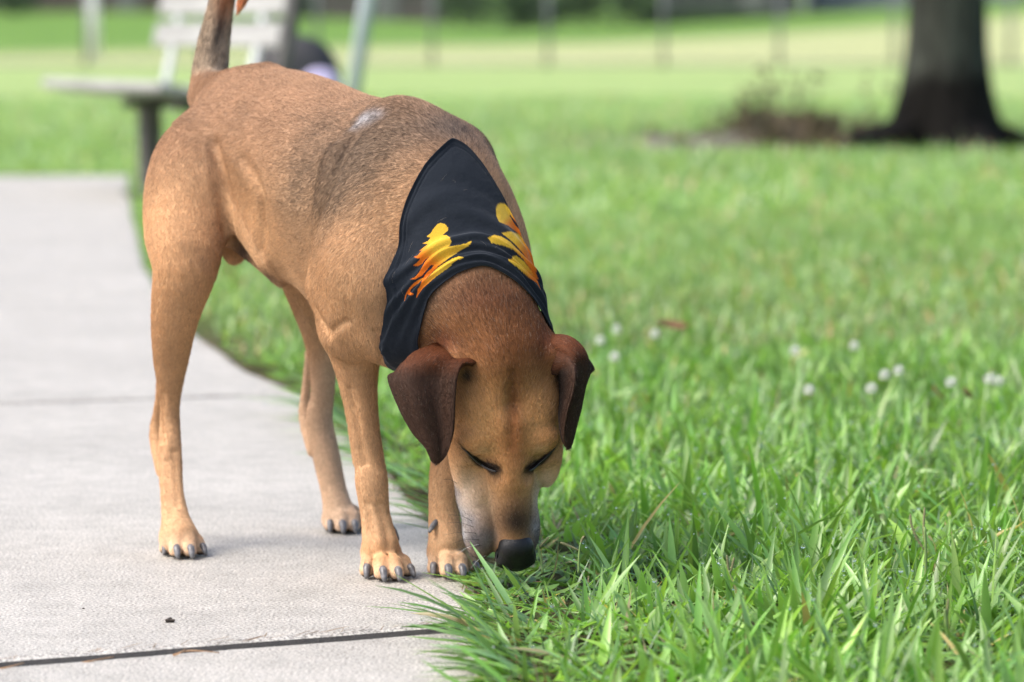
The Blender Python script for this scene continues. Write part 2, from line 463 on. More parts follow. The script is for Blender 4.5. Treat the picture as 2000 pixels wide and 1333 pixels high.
# ================================================================== FAR HOUSES AND SHRUBS
def house(px0, px1, d, wallc, wallc2, label, nwin, roofc, depth=7, hgt=3.0):
    x0, x1 = (px0 - 1000) / FPX * d, (px1 - 1000) / FPX * d
    w = x1 - x0; z = float(terrain((x0 + x1) / 2, d)) - 0.5
    h = link('house', None); h.location = ((x0 + x1) / 2, d, z)
    tag(h, label, 'house')
    wm = simple('house_wall', wallc, wallc2, 1.5, 0.85)
    rm = simple('roof_shingle', tuple(np.array(roofc) * 0.7), roofc, 4, 0.85)
    gm = simple('window_glass', (0.02, 0.025, 0.03), (0.05, 0.06, 0.07), 2, 0.1)
    tm = simple('window_trim', (0.12, 0.12, 0.12), (0.18, 0.18, 0.18), 3, 0.6)
    bm_obj('wall', box_data(w, depth, hgt + 0.5, 0.03), wm, h, (0, depth / 2, (hgt + 0.5) / 2))
    Vr = [(-w / 2 - 0.4, -0.5, hgt + 0.45), (w / 2 + 0.4, -0.5, hgt + 0.45), (w / 2 + 0.4, depth + 0.5, hgt + 0.45), (-w / 2 - 0.4, depth + 0.5, hgt + 0.45),
          (-w / 2 - 0.4, depth / 2, hgt + 2.0), (w / 2 + 0.4, depth / 2, hgt + 2.0)]
    link('roof', np_mesh('roof', Vr, [(0, 1, 5, 4), (2, 3, 4, 5), (1, 2, 5), (3, 0, 4), (3, 2, 1, 0)], rm, False), h)
    for k in range(nwin):
        x = -w / 2 + (k + 0.5) * w / nwin
        f = bm_obj('window', box_data(1.5, 0.10, 1.3, 0.02), tm, h, (x, -0.03, 2.15))
        bm_obj('pane', box_data(1.3, 0.06, 1.1, 0.01), gm, f, (0, -0.04, 0))
    bm_obj('door', box_data(1.0, 0.10, 2.1, 0.02), tm, h, (w / 2 - w / nwin, -0.035, 1.5))
house(-260, 420, 158, (0.060, 0.045, 0.042), (0.10, 0.075, 0.07), 'low brown brick house far behind the bench', 4, (0.06, 0.055, 0.055))
house(520, 870, 160, (0.075, 0.062, 0.060), (0.12, 0.10, 0.098), 'small grey-brown house far behind the leaning pole', 3, (0.05, 0.05, 0.055))
house(1285, 1560, 156, (0.055, 0.055, 0.062), (0.085, 0.085, 0.095), 'dark grey house beyond the pale field', 3, (0.04, 0.04, 0.045))
house(1590, 2320, 160, (0.13, 0.15, 0.18), (0.19, 0.21, 0.245), 'long blue-grey house beyond the field, behind the tree trunk', 5, (0.07, 0.07, 0.075))
shrub_g = simple('shrub_leaf', (0.020, 0.050, 0.020), (0.050, 0.100, 0.035), 2, 0.7)
shrub_b = simple('shrub_twig', (0.05, 0.04, 0.035), (0.09, 0.07, 0.06), 2, 0.9)
def shrub(px, d, w, hgt, label, seed):
    x = (px - 1000) / FPX * d
    s = link('shrub', None); s.location = (x, d, float(terrain(x, d)) - 0.1)
    tag(s, label, 'shrub', 'dark shrubs along the far field edge')
    def fn(r, n):
        c = r.normal(size=(14, 3)) * np.array([w * 0.25, 0.4, hgt * 0.18]) + np.array([0, 0, hgt * 0.5])
        P = c[r.integers(0, 14, n)] + r.normal(size=(n, 3)) * np.array([w * 0.10, 0.25, hgt * 0.13])
        P[:, 2] = np.abs(P[:, 2]); return P
    link('foliage', np_mesh('foliage', *leaf_cloud(1500, fn, 0.12, seed), shrub_g, False), s)
    V, F = tube([(0, 0, 0), (0.05, 0, hgt * 0.3), (0, 0, hgt * 0.6)], (0.08, 0.06, 0.02), 7)
    link('stem', np_mesh('stem', V, F, shrub_b), s)
for k, (px, w, hh, lab) in enumerate(((30, 1.8, 2.0, 'dark shrub against the brown brick house, at the left picture edge'), (560, 2.0, 1.8, 'dark shrub left of the small grey-brown house'), (900, 2.6, 2.2, 'dark shrub between the grey-brown house and the hedge clump'),
                                      (1005, 2.4, 2.6, 'broad dark green shrub left of a brown gap in the far hedge'), (1060, 1.8, 1.6, 'low brownish shrub in the middle of the far hedge'), (1150, 2.8, 2.8, 'tallest dark green shrub of the far hedge'),
                                      (1235, 2.0, 2.2, 'dark green shrub beside the dark grey house'), (1340, 3.0, 0.75, 'low shrub under the left half of the dark grey house'), (1420, 2.2, 0.6, 'low shrub under the right half of the dark grey house'))):
    shrub(px, 151 + (k % 3), w, hh, lab, 40 + k)
hedge_x = (700 - 1000) / FPX * 152

# ================================================================== BENCH
wood_m, nt, p = mat('weathered_plank')
co = nd(nt, 'ShaderNodeTexCoord').outputs['Object']
mp = nd(nt, 'ShaderNodeMapping'); mp.inputs['Scale'].default_value = (2, 30, 30); nt.links.new(co, mp.inputs['Vector'])
f = noise(nt, 1.0, 6, 0.6, vec=mp.outputs['Vector'])
nt.links.new(ramp(nt, f, [(0.3, (0.19, 0.19, 0.185)), (0.5, (0.31, 0.31, 0.30)), (0.7, (0.43, 0.43, 0.42))]), p.inputs['Base Color'])
p.inputs['Roughness'].default_value = 0.65
nt.links.new(bump(nt, f, 0.004), p.inputs['Normal'])
steel_d = simple('dark_bench_steel', (0.055, 0.050, 0.048), (0.11, 0.10, 0.095), 12, 0.6)
steel_l = simple('galvanised_bar', (0.42, 0.45, 0.46), (0.55, 0.57, 0.58), 12, 0.45)
bench = link('park_bench', None)
bench.location = (-1.04, 16.60, 0)
bench.rotation_euler = (0, 0, math.atan2(0.90, -0.43))            # local x = along the bench, local y = towards its front
tag(bench, 'weathered pale plank bench on dark posts beside the path', 'bench')
LB = 1.55
for k, y in enumerate((0.05, 0.19, 0.33, 0.465)):
    bm_obj('seat_slat', box_data(LB, 0.128, 0.044, 0.012), wood_m, bench, (LB / 2 - 0.03, y, 0.452 + (0.0, 0.0, 0.010, 0.028)[k]), ((0.0, 0.0, 0.10, 0.18)[k], 0, 0))
for z, y in ((0.708, -0.053), (0.850, -0.083)):
    bm_obj('back_slat', box_data(LB, 0.036, 0.112, 0.010), wood_m, bench, (LB / 2, y, z), (R(12), 0, 0))
for x in (0.25, 1.30):
    bm_obj('back_support', box_data(0.07, 0.02, 0.56, 0.004), steel_l, bench, (x, -0.045, 0.69), (R(12), 0, 0))
for x in (0.10, 0.75):
    bm_obj('seat_bracket', box_data(0.07, 0.42, 0.05, 0.006), steel_d, bench, (x, 0.19, 0.405))
    bm_obj('leg', box_data(0.09, 0.09, 0.40, 0.008), steel_d, bench, (x, 0.28, 0.19))
    bm_obj('foot_plate', box_data(0.2, 0.2, 0.012, 0.003), steel_d, bench, (x, 0.28, 0.006))
bm_obj('end_post', box_data(0.05, 0.05, 0.62, 0.006), steel_d, bench, (-0.035, -0.075, 0.72), (R(12), 0, 0))

# ================================================================== BACKPACK standing behind the bench
cloth_b = simple('black_nylon', (0.012, 0.013, 0.016), (0.03, 0.03, 0.035), 30, 0.6, 0.004)
lilac = simple('lilac_fabric', (0.36, 0.33, 0.52), (0.48, 0.45, 0.64), 12, 0.7)
bp = link('backpack', None); bp.location = (-1.055, 18.75, 0)
tag(bp, 'black backpack with a round lilac pocket standing behind the bench', 'bag')
def pillow(rx, ry, rz, e=2.6, n=28, m=18):
    V = []
    for i in range(m + 1):
        ph = -math.pi / 2 + math.pi * i / m
        for j in range(n):
            t = 2 * math.pi * j / n
            f = lambda v: math.copysign(abs(v) ** (2 / e), v)
            V.append((rx * f(math.cos(ph)) * f(math.cos(t)), ry * f(math.cos(ph)) * f(math.sin(t)), rz * f(math.sin(ph))))
    F = [(i * n + j, i * n + (j + 1) % n, (i + 1) * n + (j + 1) % n, (i + 1) * n + j) for i in range(m) for j in range(n)]
    return np.array(V), F
def padd(name, rx, ry, rz, loc, m, e=2.6):
    o = link(name, np_mesh(name, *pillow(rx, ry, rz, e), m), bp); o.location = loc; return o
padd('sack', 0.235, 0.13, 0.352, (0, 0, 0.352), cloth_b)
padd('pocket', 0.105, 0.05, 0.105, (0.125, -0.115, 0.440), lilac, 2.1)
padd('badge', 0.03, 0.012, 0.03, (0.10, -0.162, 0.43), cloth_b, 2.0)
for sx in (-1, 1):
    V, F = tube(catmull([(0.09 * sx, 0.09, 0.62), (0.11 * sx, 0.17, 0.45), (0.10 * sx, 0.12, 0.15)], 8), 0.018, 6)
    link('strap', np_mesh('strap', V, F, cloth_b), bp)
V, F = tube(catmull([(-0.05, 0.02, 0.66), (0.0, 0.02, 0.71), (0.05, 0.02, 0.66)], 8), 0.011, 6)
link('handle', np_mesh('handle', V, F, cloth_b), bp)

# ================================================================== LEANING POLE
pole_m = simple('galvanised_pole', (0.34, 0.39, 0.43), (0.46, 0.51, 0.55), 6, 0.4)
pa, pb = W(668, 335, 20.0), W(717, 0, 20.0)
pole = link('leaning_pole', None); pole.location = (pa[0], 20.0, 0)
dirp = (pb - pa) / (pb - pa)[2]
V, F = tube([dirp * -0.1, dirp * 1.0, dirp * 2.7], 0.040, 16)
link('shaft', np_mesh('shaft', V, F, pole_m), pole)
V, F = tube([dirp * 2.69, dirp * 2.72, dirp * 2.75], (0.046, 0.046, 0.02), 16)
link('cap', np_mesh('cap', V, F, pole_m), pole)
tag(pole, 'grey metal pole leaning to the right behind the dog\'s back', 'pole')
# ================================================================== THE DOG
# a smooth field of muscles, ribs, limbs and skull, turned into ONE continuous skin
VOX = 0.0024
PRIMS = []          # (kind, data, k, op, flow)
def cone(a, b, ra, rb, k=0.02, op='+', flow=None):
    a, b = np.asarray(a, float), np.asarray(b, float)
    if flow is None: flow = nrm(b - a)
    PRIMS.append(('c', (a, b, ra, rb), k, op, flow))
def chain(pts, k=0.02, op='+', kk=None):
    """pts: (px, py, depth, radius in px)"""
    C = np.array([[*W(*p[:3]), M(p[3], p[2])] for p in pts])
    if len(C) > 2: C = catmull(C, (len(C) - 1) * 3 + 1)
    PRIMS.append(('p', C, k, op, None))
def ell(c, r, axes=None, k=0.02, op='+', flow=(0, 0, -1)):
    A = np.eye(3) if axes is None else np.asarray(axes, float)
    PRIMS.append(('e', (np.asarray(c, float), np.asarray(r, float), A), k, op, np.asarray(flow, float)))

AX = nrm((0.68, -1.0, 0.0))                  # body axis, towards the head
LX = nrm((1.0, 0.68, 0.0))                   # the dog's left
UP = np.array([0, 0, 1.0])
P0 = np.array([-0.345, 5.40, 0.0])
BODY = np.stack([AX, LX, UP])
def spine_x(D):
    return P0[0] + (P0[1] - D) * 0.68
SEC = []
for D, top, bot, hw in ((5.535, 215, 265, 0.022), (5.49, 168, 320, 0.056), (5.44, 143, 365, 0.090), (5.38, 135, 420, 0.104), (5.30, 149, 545, 0.112),
                        (5.21, 182, 640, 0.122), (5.13, 200, 690, 0.119), (5.05, 218, 712, 0.108), (4.99, 285, 716, 0.090),
                        (4.955, 390, 700, 0.066), (4.93, 500, 650, 0.022)):
    px = 1000 + spine_x(D) / D * FPX
    SEC.append(((P0[1] - D) / 0.827, W(px, top, D)[2], W(px, bot, D)[2], hw))
SEC = catmull(SEC, 120)
def torso(P):
    q = P - P0.astype(P.dtype)
    t = q @ AX.astype(P.dtype)
    u = q @ LX.astype(P.dtype)
    z = P[..., 2]
    tt = np.clip(t, SEC[0, 0], SEC[-1, 0])
    zt = np.interp(tt, SEC[:, 0], SEC[:, 1]); zb = np.interp(tt, SEC[:, 0], SEC[:, 2]); w = np.interp(tt, SEC[:, 0], SEC[:, 3])
    zc = zb + (zt - zb) * 0.56
    v = z - zc
    h = np.where(v > 0, zt - zc, zc - zb)
    w = w * np.where(v > 0, 1.0 - 0.10 * np.clip(v / h, 0, 1), 1.0 - 0.16 * np.clip(-v / h, 0, 1))
    rho = np.sqrt((u / w) ** 2 + (v / h) ** 2) + 1e-6
    r = np.sqrt(u * u + v * v)
    d = (rho - 1) * np.minimum(r / rho, np.minimum(w, h))
    over = np.abs(t - tt)
    return np.where(over > 0, np.sqrt(np.maximum(d, 0) ** 2 + over ** 2) * np.sign(d + over + 1e-9), d)
PRIMS.append(('t', None, 0.01, '+', np.array([-0.56, 0.83, -0.35])))

# spine ridge and hip bones
chain([(410, 172, 5.49, 26), (520, 152, 5.40, 20)], 0.03)
ell(W(402, 300, 5.39), (0.050, 0.030, 0.050), BODY, 0.04, flow=(-0.3, 0.4, -0.8))
# flank fold to the thigh
chain([(400, 370, 5.34, 42), (455, 402, 5.32, 28), (535, 490, 5.25, 34)], 0.05)
# --- near shoulder, upper arm
cone(W(775, 262, 5.08), W(715, 520, 4.985), 0.042, 0.060, 0.035, flow=(-0.3, 0.3, -0.9))
cone(W(690, 330, 5.06), W(665, 560, 5.03), 0.038, 0.046, 0.028, flow=(-0.3, 0.4, -0.8))
cone(W(735, 560, 4.965), W(685, 645, 5.01), 0.056, 0.040, 0.030, flow=(-0.1, 0.2, -1))
# far shoulder
cone(W(895, 310, 5.13), W(930, 490, 5.11), 0.042, 0.048, 0.035, flow=(-0.3, 0.3, -0.9))
cone(W(930, 490, 5.10), W(900, 650, 5.12), 0.050, 0.040, 0.030)
# brisket
ell(W(800, 640, 4.99), (0.06, 0.075, 0.055), BODY, 0.03)
# --- near fore leg
chain([(672, 640, 5.045, 46), (692, 690, 5.05, 47), (702, 760, 5.05, 34), (712, 840, 5.05, 29), (722, 905, 5.05, 29), (726, 945, 5.045, 31), (733, 1005, 5.045, 28), (742, 1058, 5.04, 34)], 0.022)
chain([(655, 668, 5.085, 16), (684, 790, 5.085, 12), (702, 900, 5.08, 13)], 0.015)
# --- far fore leg
chain([(903, 650, 5.115, 48), (893, 740, 5.11, 36), (880, 850, 5.09, 30), (870, 930, 5.075, 31), (867, 1000, 5.07, 29), (872, 1060, 5.06, 35)], 0.022)
# --- near hind leg
ell(W(368, 372, 5.365), (0.075, 0.045, 0.090), BODY, 0.045, flow=(-0.2, 0.3, -0.9))
chain([(372, 335, 5.385, 56), (360, 395, 5.35, 74), (360, 455, 5.31, 77), (362, 520, 5.275, 63), (342, 615, 5.29, 46), (334, 700, 5.33, 34), (332, 775, 5.355, 20), (331, 830, 5.36, 20), (332, 900, 5.335, 23), (336, 965, 5.30, 22), (344, 1020, 5.27, 28), (350, 1050, 5.25, 35)], 0.03)
chain([(318, 690, 5.385, 12), (311, 780, 5.415, 7), (304, 850, 5.42, 12), (317, 920, 5.375, 12)], 0.009)
# --- far hind leg
ell(W(552, 380, 5.46), (0.075, 0.045, 0.090), BODY, 0.045)
chain([(556, 390, 5.44, 70), (590, 500, 5.40, 60), (606, 570, 5.41, 46), (626, 660, 5.46, 32), (631, 760, 5.52, 22), (623, 822, 5.535, 26), (637, 890, 5.53, 26), (652, 960, 5.52, 25), (664, 1010, 5.51, 31)], 0.02)
chain([(606, 690, 5.54, 9), (598, 760, 5.575, 8), (596, 815, 5.58, 12), (612, 880, 5.56, 12)], 0.010)
# belly sheath
chain([(455, 470, 5.34, 14), (500, 508, 5.30, 11), (545, 552, 5.26, 7)], 0.015)
ell(W(458, 488, 5.40), (0.017, 0.016, 0.020), None, 0.01)
# --- tail
TAIL = [(404, 190, 5.505, 36), (410, 140, 5.52, 33), (416, 95, 5.53, 30), (424, 50, 5.535, 26), (434, 0, 5.535, 22.5), (450, -70, 5.53, 20), (472, -125, 5.52, 18), (497, -135, 5.51, 16),
        (507, -100, 5.50, 14), (495, -50, 5.50, 12.5), (478, -10, 5.50, 10), (467, 20, 5.50, 3)]
chain(TAIL, 0.012)
# --- paws: four toes each
TOES = []           # (knuckle, tip, radius) for claws
def paw(cx, cy, d, toes, yaw):
    """toes: (px, py, depth) of each toe tip; cx, cy, d the instep"""
    base = W(cx, cy, d)
    ell(base + np.array([0, 0.004, -0.010]), (M(40, d), M(44, d), M(30, d)), None, 0.016, flow=(yaw[0], yaw[1], -0.3))
    for i, (x, y, dd, rr) in enumerate(toes):
        tip = W(x, y, dd)
        rad = M(rr, dd)
        tip[2] = rad * 0.98
        kn = base * 0.5 + tip * 0.5; kn[2] = rad * 2.7
        mid = base * 0.22 + tip * 0.78; mid[2] = rad * 2.0
        n0 = len(PRIMS)
        cone(kn, mid, rad * 0.86, rad * 1.0, 0.005)
        cone(mid, tip, rad * 1.0, rad * 0.90, 0.0025)
        TOES.append((mid, tip, rad, nrm((yaw[0], yaw[1], 0))))
    for (x, y, dd, rr), (x2, y2, dd2, rr2) in zip(toes[:-1], toes[1:]):       # clefts between the toes
        a_, b_ = W(x, y, dd), W(x2, y2, dd2); rad = M(rr, dd); tm = (a_ + b_) / 2
        q0, q1, q2 = tm.copy(), base * 0.25 + tm * 0.75, base * 0.62 + tm * 0.38
        q0[2], q1[2], q2[2] = rad * 0.4, rad * 2.55, rad * 3.6
        cone(q0 + np.array([0, -0.004, 0]), q1, 0.0026, 0.0022, 0.004, '-'); cone(q1, q2, 0.0022, 0.0012, 0.005, '-')
    # pads
    ell((base[0], base[1] + 0.006, 0.012), (M(30, d), M(30, d), 0.012), None, 0.008)
paw(744, 1068, 5.055, [(717, 1112, 5.035, 17), (746, 1122, 5.005, 17.5), (774, 1122, 5.005, 17), (796, 1108, 5.04, 15.5)], (0.3, -1))
paw(874, 1068, 5.075, [(848, 1106, 5.055, 16), (874, 1116, 5.025, 17.5), (900, 1112, 5.03, 17), (922, 1098, 5.07, 15)], (0.2, -1))
paw(350, 1040, 5.275, [(324, 1068, 5.26, 15), (344, 1076, 5.225, 16), (370, 1076, 5.225, 16), (392, 1066, 5.255, 14)], (0.3, -1))
paw(668, 1004, 5.53, [(646, 1028, 5.50, 15), (668, 1034, 5.485, 16), (690, 1030, 5.49, 15.5), (712, 1020, 5.52, 14)], (0.2, -1))
# --- neck
chain([(828, 380, 5.10, 126), (898, 500, 5.02, 120), (938, 592, 4.950, 108), (982, 690, 4.912, 88)], 0.045)
N0 = len(PRIMS)
# --- head, in its own frame: s to the picture's right, n down the nose, f out of the forehead
HO = W(988, 765, 4.915)
HN = nrm((0.015, -0.07, -1.0))
_y = R(8)
HF = np.array([math.sin(_y), -math.cos(_y), 0.0]); HF = nrm(HF - HN * (HF @ HN))
HS = np.cross(HF, HN); HS = HS if HS[0] > 0 else -HS
HEAD = np.stack([HS, HN, HF])
def hp(s, n, f):
    n = n + 0.09 * max(n - 0.10, 0)
    return HO + HS * (s + 0.07 * max(n - 0.06, 0)) + HN * n + HF * f
def hflow(s, n, f):
    return HS * s + HN * n + HF * f
def hell(c, r, k=0.012, op='+', flow=(0, -1, 0)):
    ell(hp(*c), r, HEAD, k, op, hflow(*flow))
def hcone(a, b, ra, rb, k=0.012, op='+', flow=(0, -1, 0)):
    cone(hp(*a), hp(*b), ra, rb, k, op, hflow(*flow))
hell((0, -0.006, -0.006), (0.063, 0.084, 0.054), 0.03, flow=(0, -1, -0.2))
hell((0, -0.060, -0.022), (0.048, 0.040, 0.048), 0.03, flow=(0, -0.8, -0.4))
for s in (-1, 1):
    fl = (0.5 * s, -1, -0.2)
    hell((0.031 * s, 0.028, 0.016), (0.031, 0.050, 0.031), 0.016, flow=fl)             # forehead
    hell((0.037 * s, 0.060, 0.0245), (0.026, 0.019, 0.021), 0.009, flow=fl)             # brow
    hell((0.052 * s, 0.070, -0.018), (0.022, 0.055, 0.034), 0.018, flow=fl)            # cheek bone
    hell((0.042 * s, 0.030, -0.052), (0.026, 0.060, 0.040), 0.020, flow=fl)            # jaw muscle
    hell((0.046 * s, 0.000, -0.012), (0.024, 0.056, 0.038), 0.020, flow=fl)            # temple
    cone(hp(0.050 * s, -0.045, -0.015), W(884, 712, 4.876) if s < 0 else W(1088, 692, 4.892), 0.024, 0.010, 0.024, '+', hflow(s, 0.4, 0))   # ear base
hcone((0, 0.045, 0.026), (0, 0.105, 0.013), 0.028, 0.026, 0.014)                       # bridge from the stop
hcone((0, 0.100, 0.012), (0, 0.184, -0.002), 0.027, 0.019, 0.012)
hcone((0, 0.085, -0.03), (0, 0.185, -0.026), 0.038, 0.027, 0.016)
for s in (-1, 1):
    hell((0.027 * s - 0.014, 0.118, -0.036), (0.026, 0.058, 0.038), 0.012, flow=(0.6 * s, -1, 0))
    hell((0.0275 * s - 0.013, 0.170, -0.030), (0.0230, 0.040, 0.033), 0.008, flow=(0.7 * s, -0.8, -0.4))
hcone((-0.006, 0.05, -0.075), (-0.008, 0.175, -0.064), 0.032, 0.016, 0.012)                      # lower jaw
def sdf(P, prims=None):
    """the field at a few points"""
    d = np.full(P.shape[:-1], 0.05)
    for pr in (PRIMS if prims is None else prims):
        e = pdist(pr, P); k = pr[2]
        if pr[3] == '+':
            h = np.maximum(k - np.abs(d - e), 0) / k; d = np.minimum(d, e) - h * h * k * 0.25
        else:
            h = np.maximum(k - np.abs(d + e), 0) / k; d = np.maximum(d, -e) + h * h * k * 0.25
    return d
def face_f(s, n, prims):
    """height of the face above (s, n)"""
    f = np.linspace(0.09, -0.06, 301)
    d = sdf(np.array([hp(s, n, x) for x in f]), prims)
    i = int(np.argmax(d < 0))
    return f[i]
# ---------------------------------------------------------------- field -> skin
def rcone(P, a, b, r1, r2):
    dt = P.dtype; a = np.asarray(a, dt); b = np.asarray(b, dt); ba = b - a; l2 = ba @ ba; rr = r1 - r2; a2 = l2 - rr * rr; il2 = 1.0 / max(l2, 1e-12)
    pa = P - a
    y = pa @ ba
    z = y - l2
    x2 = np.sum((pa * l2 - y[..., None] * ba) ** 2, -1)
    y2 = y * y * l2; z2 = z * z * l2
    k = np.sign(rr) * rr * rr * x2
    c1 = np.sign(z) * a2 * z2 > k
    c2 = np.sign(y) * a2 * y2 < k
    d3 = (np.sqrt(np.maximum(x2 * a2 * il2, 0)) + y * rr) * il2 - r1
    return np.where(c1, np.sqrt(x2 + z2) * il2 - r2, np.where(c2, np.sqrt(x2 + y2) * il2 - r1, d3))
def elld(P, c, r, A):
    dt = P.dtype; c = c.astype(dt); r = r.astype(dt); A = A.astype(dt)
    q = (P - c) @ A.T
    k0 = np.linalg.norm(q / r, axis=-1); k1 = np.linalg.norm(q / (r * r), axis=-1) + 1e-9
    return k0 * (k0 - 1.0) / k1
def pdist(pr, P):
    if pr[0] == 'c': return rcone(P, *pr[1])
    if pr[0] == 'e': return elld(P, *pr[1])
    if pr[0] == 'p':
        C = pr[1]; d = None
        for a, b in zip(C[:-1], C[1:]):
            e = rcone(P, a[:3], b[:3], a[3], b[3])
            d = e if d is None else np.minimum(d, e)
        return d
    return torso(P)
def pbox(pr):
    if pr[0] == 'c':
        a, b, r1, r2 = pr[1]; r = max(r1, r2)
        return np.minimum(a, b) - r, np.maximum(a, b) + r
    if pr[0] == 'e':
        c, r, A = pr[1]; m = np.abs(A.T) @ r
        return c - m, c + m
    if pr[0] == 'p':
        C = pr[1]
        return (C[:, :3] - C[:, 3:]).min(0), (C[:, :3] + C[:, 3:]).max(0)
    return np.array([-0.56, 4.86, 0.2]), np.array([0.12, 5.6, 0.72])

# ---------------------------------------------------------------- eyelids closed over the eyes, groove down the forehead
EYE = []
_hp = PRIMS[N0 - 1:]
for s in (-1, 1):
    hell((0.043 * s, 0.086, face_f(0.043 * s, 0.086, _hp) - 0.0120), (0.022, 0.0135, 0.0155), 0.008, flow=(0.8 * s, -0.8, 0))
_hp = PRIMS[N0 - 1:]
for s in (-1, 1):
    lid = [(0.0215, 0.1010), (0.028, 0.0985), (0.036, 0.0935), (0.046, 0.0855), (0.055, 0.0765), (0.062, 0.0700)]
    L3 = [hp(a * s, b, face_f(a * s, b, _hp) - 0.0002) for a, b in lid]
    EYE.append(L3)
    for p, q in zip(L3[:-1], L3[1:]): cone(p, q, 0.0017, 0.0017, 0.005, '-', hflow(0.5 * s, -1, 0))
for s in (-1, 1):                              # hollow at the inner corner of the eye and under the cheek bone
    hell((0.0235 * s, 0.106, face_f(0.0235 * s, 0.106, _hp) + 0.0060), (0.010, 0.010, 0.010), 0.012, '-')
    hell((0.052 * s, 0.118, face_f(0.050 * s, 0.110, _hp) + 0.010), (0.013, 0.022, 0.014), 0.014, '-')
_g = [hp(0, n, face_f(0, n, _hp) + 0.0042) for n in np.linspace(-0.02, 0.07, 6)]
for p, q in zip(_g[:-1], _g[1:]): cone(p, q, 0.0035, 0.0035, 0.012, '-', hflow(0, -1, 0))

# ---------------------------------------------------------------- muscle seams: behind the shoulder blade, in front of the thigh, at the elbow
def ray_surf(x, y, prims):
    d = np.linspace(4.7, 5.5, 401)
    v = sdf(np.array([W(x, y, t) for t in d]), prims)
    i = int(np.argmax(v < 0))
    return W(x, y, d[i])
_body = PRIMS[:N0]
for pts, off, r in (([(742, 224), (700, 258), (662, 315), (630, 395), (608, 475), (599, 545), (612, 605), (636, 645)], 0.0016, 0.0045),
                    ([(418, 285), (430, 345), (440, 405), (446, 448)], 0.0014, 0.006),
                    ([(470, 310), (505, 370), (512, 430), (505, 490)], 0.0062, 0.006),
                    ([(640, 655), (662, 634), (676, 628)], 0.0024, 0.0035),
                    ([(735, 650), (748, 690), (746, 708)], 0.0024, 0.0035),
                    ([(684, 760), (700, 850), (712, 905)], 0.0016, 0.003),
                    ([(318, 770), (314, 820), (316, 862)], 0.0005, 0.0030),
                    ([(340, 880), (342, 930), (346, 985)], 0.0018, 0.003), ([(325, 900), (328, 960), (334, 1010)], 0.0018, 0.003),
                    ([(716, 985), (722, 1030), (726, 1062)], 0.0018, 0.003), ([(742, 985), (752, 1030), (760, 1062)], 0.0018, 0.003)):
    q = [ray_surf(x, y, _body) + np.array([0, -off, 0]) for x, y in pts]
    q = catmull(q, len(q) * 3)
    PRIMS.append(('p', np.concatenate([q, np.full((len(q), 1), r)], 1), 0.016 if r > 0.004 else 0.008, '-', None))

def build_field(prims, lo, hi, vox):
    n = np.ceil((hi - lo) / vox).astype(int) + 1
    D = np.full(n, 0.05, np.float32)
    def rng_of(b0, b1, e):
        return (np.clip(np.floor((b0 - e - lo) / vox).astype(int), 0, n - 1), np.clip(np.ceil((b1 + e - lo) / vox).astype(int) + 1, 1, n))
    def grid(i0, i1):
        return np.stack(np.meshgrid(*[(lo[c] + vox * np.arange(i0[c], i1[c])).astype(np.float32) for c in range(3)], indexing='ij'), -1)
    for pr in prims:
        k = pr[2]; e = k + 3 * vox
        i0, i1 = rng_of(*pbox(pr), e)
        if pr[0] == 'p':
            d = np.full(i1 - i0, 0.2, np.float32)
            for a, b in zip(pr[1][:-1], pr[1][1:]):
                r = max(a[3], b[3])
                j0, j1 = rng_of(np.minimum(a[:3], b[:3]) - r, np.maximum(a[:3], b[:3]) + r, e)
                j0 = np.maximum(j0, i0); j1 = np.minimum(j1, i1)
                sl = tuple(slice(j0[c] - i0[c], j1[c] - i0[c]) for c in range(3))
                d[sl] = np.minimum(d[sl], rcone(grid(j0, j1), a[:3].astype(np.float32), b[:3].astype(np.float32), a[3], b[3]))
        else:
            d = pdist(pr, grid(i0, i1)).astype(np.float32)
        sl = tuple(slice(i0[c], i1[c]) for c in range(3))
        a = D[sl]
        if pr[3] == '+':
            h = np.maximum(k - np.abs(a - d), 0) / k
            D[sl] = np.minimum(a, d) - h * h * k * 0.25
        else:
            h = np.maximum(k - np.abs(a + d), 0) / k
            D[sl] = np.maximum(a, -d) + h * h * k * 0.25
    return D
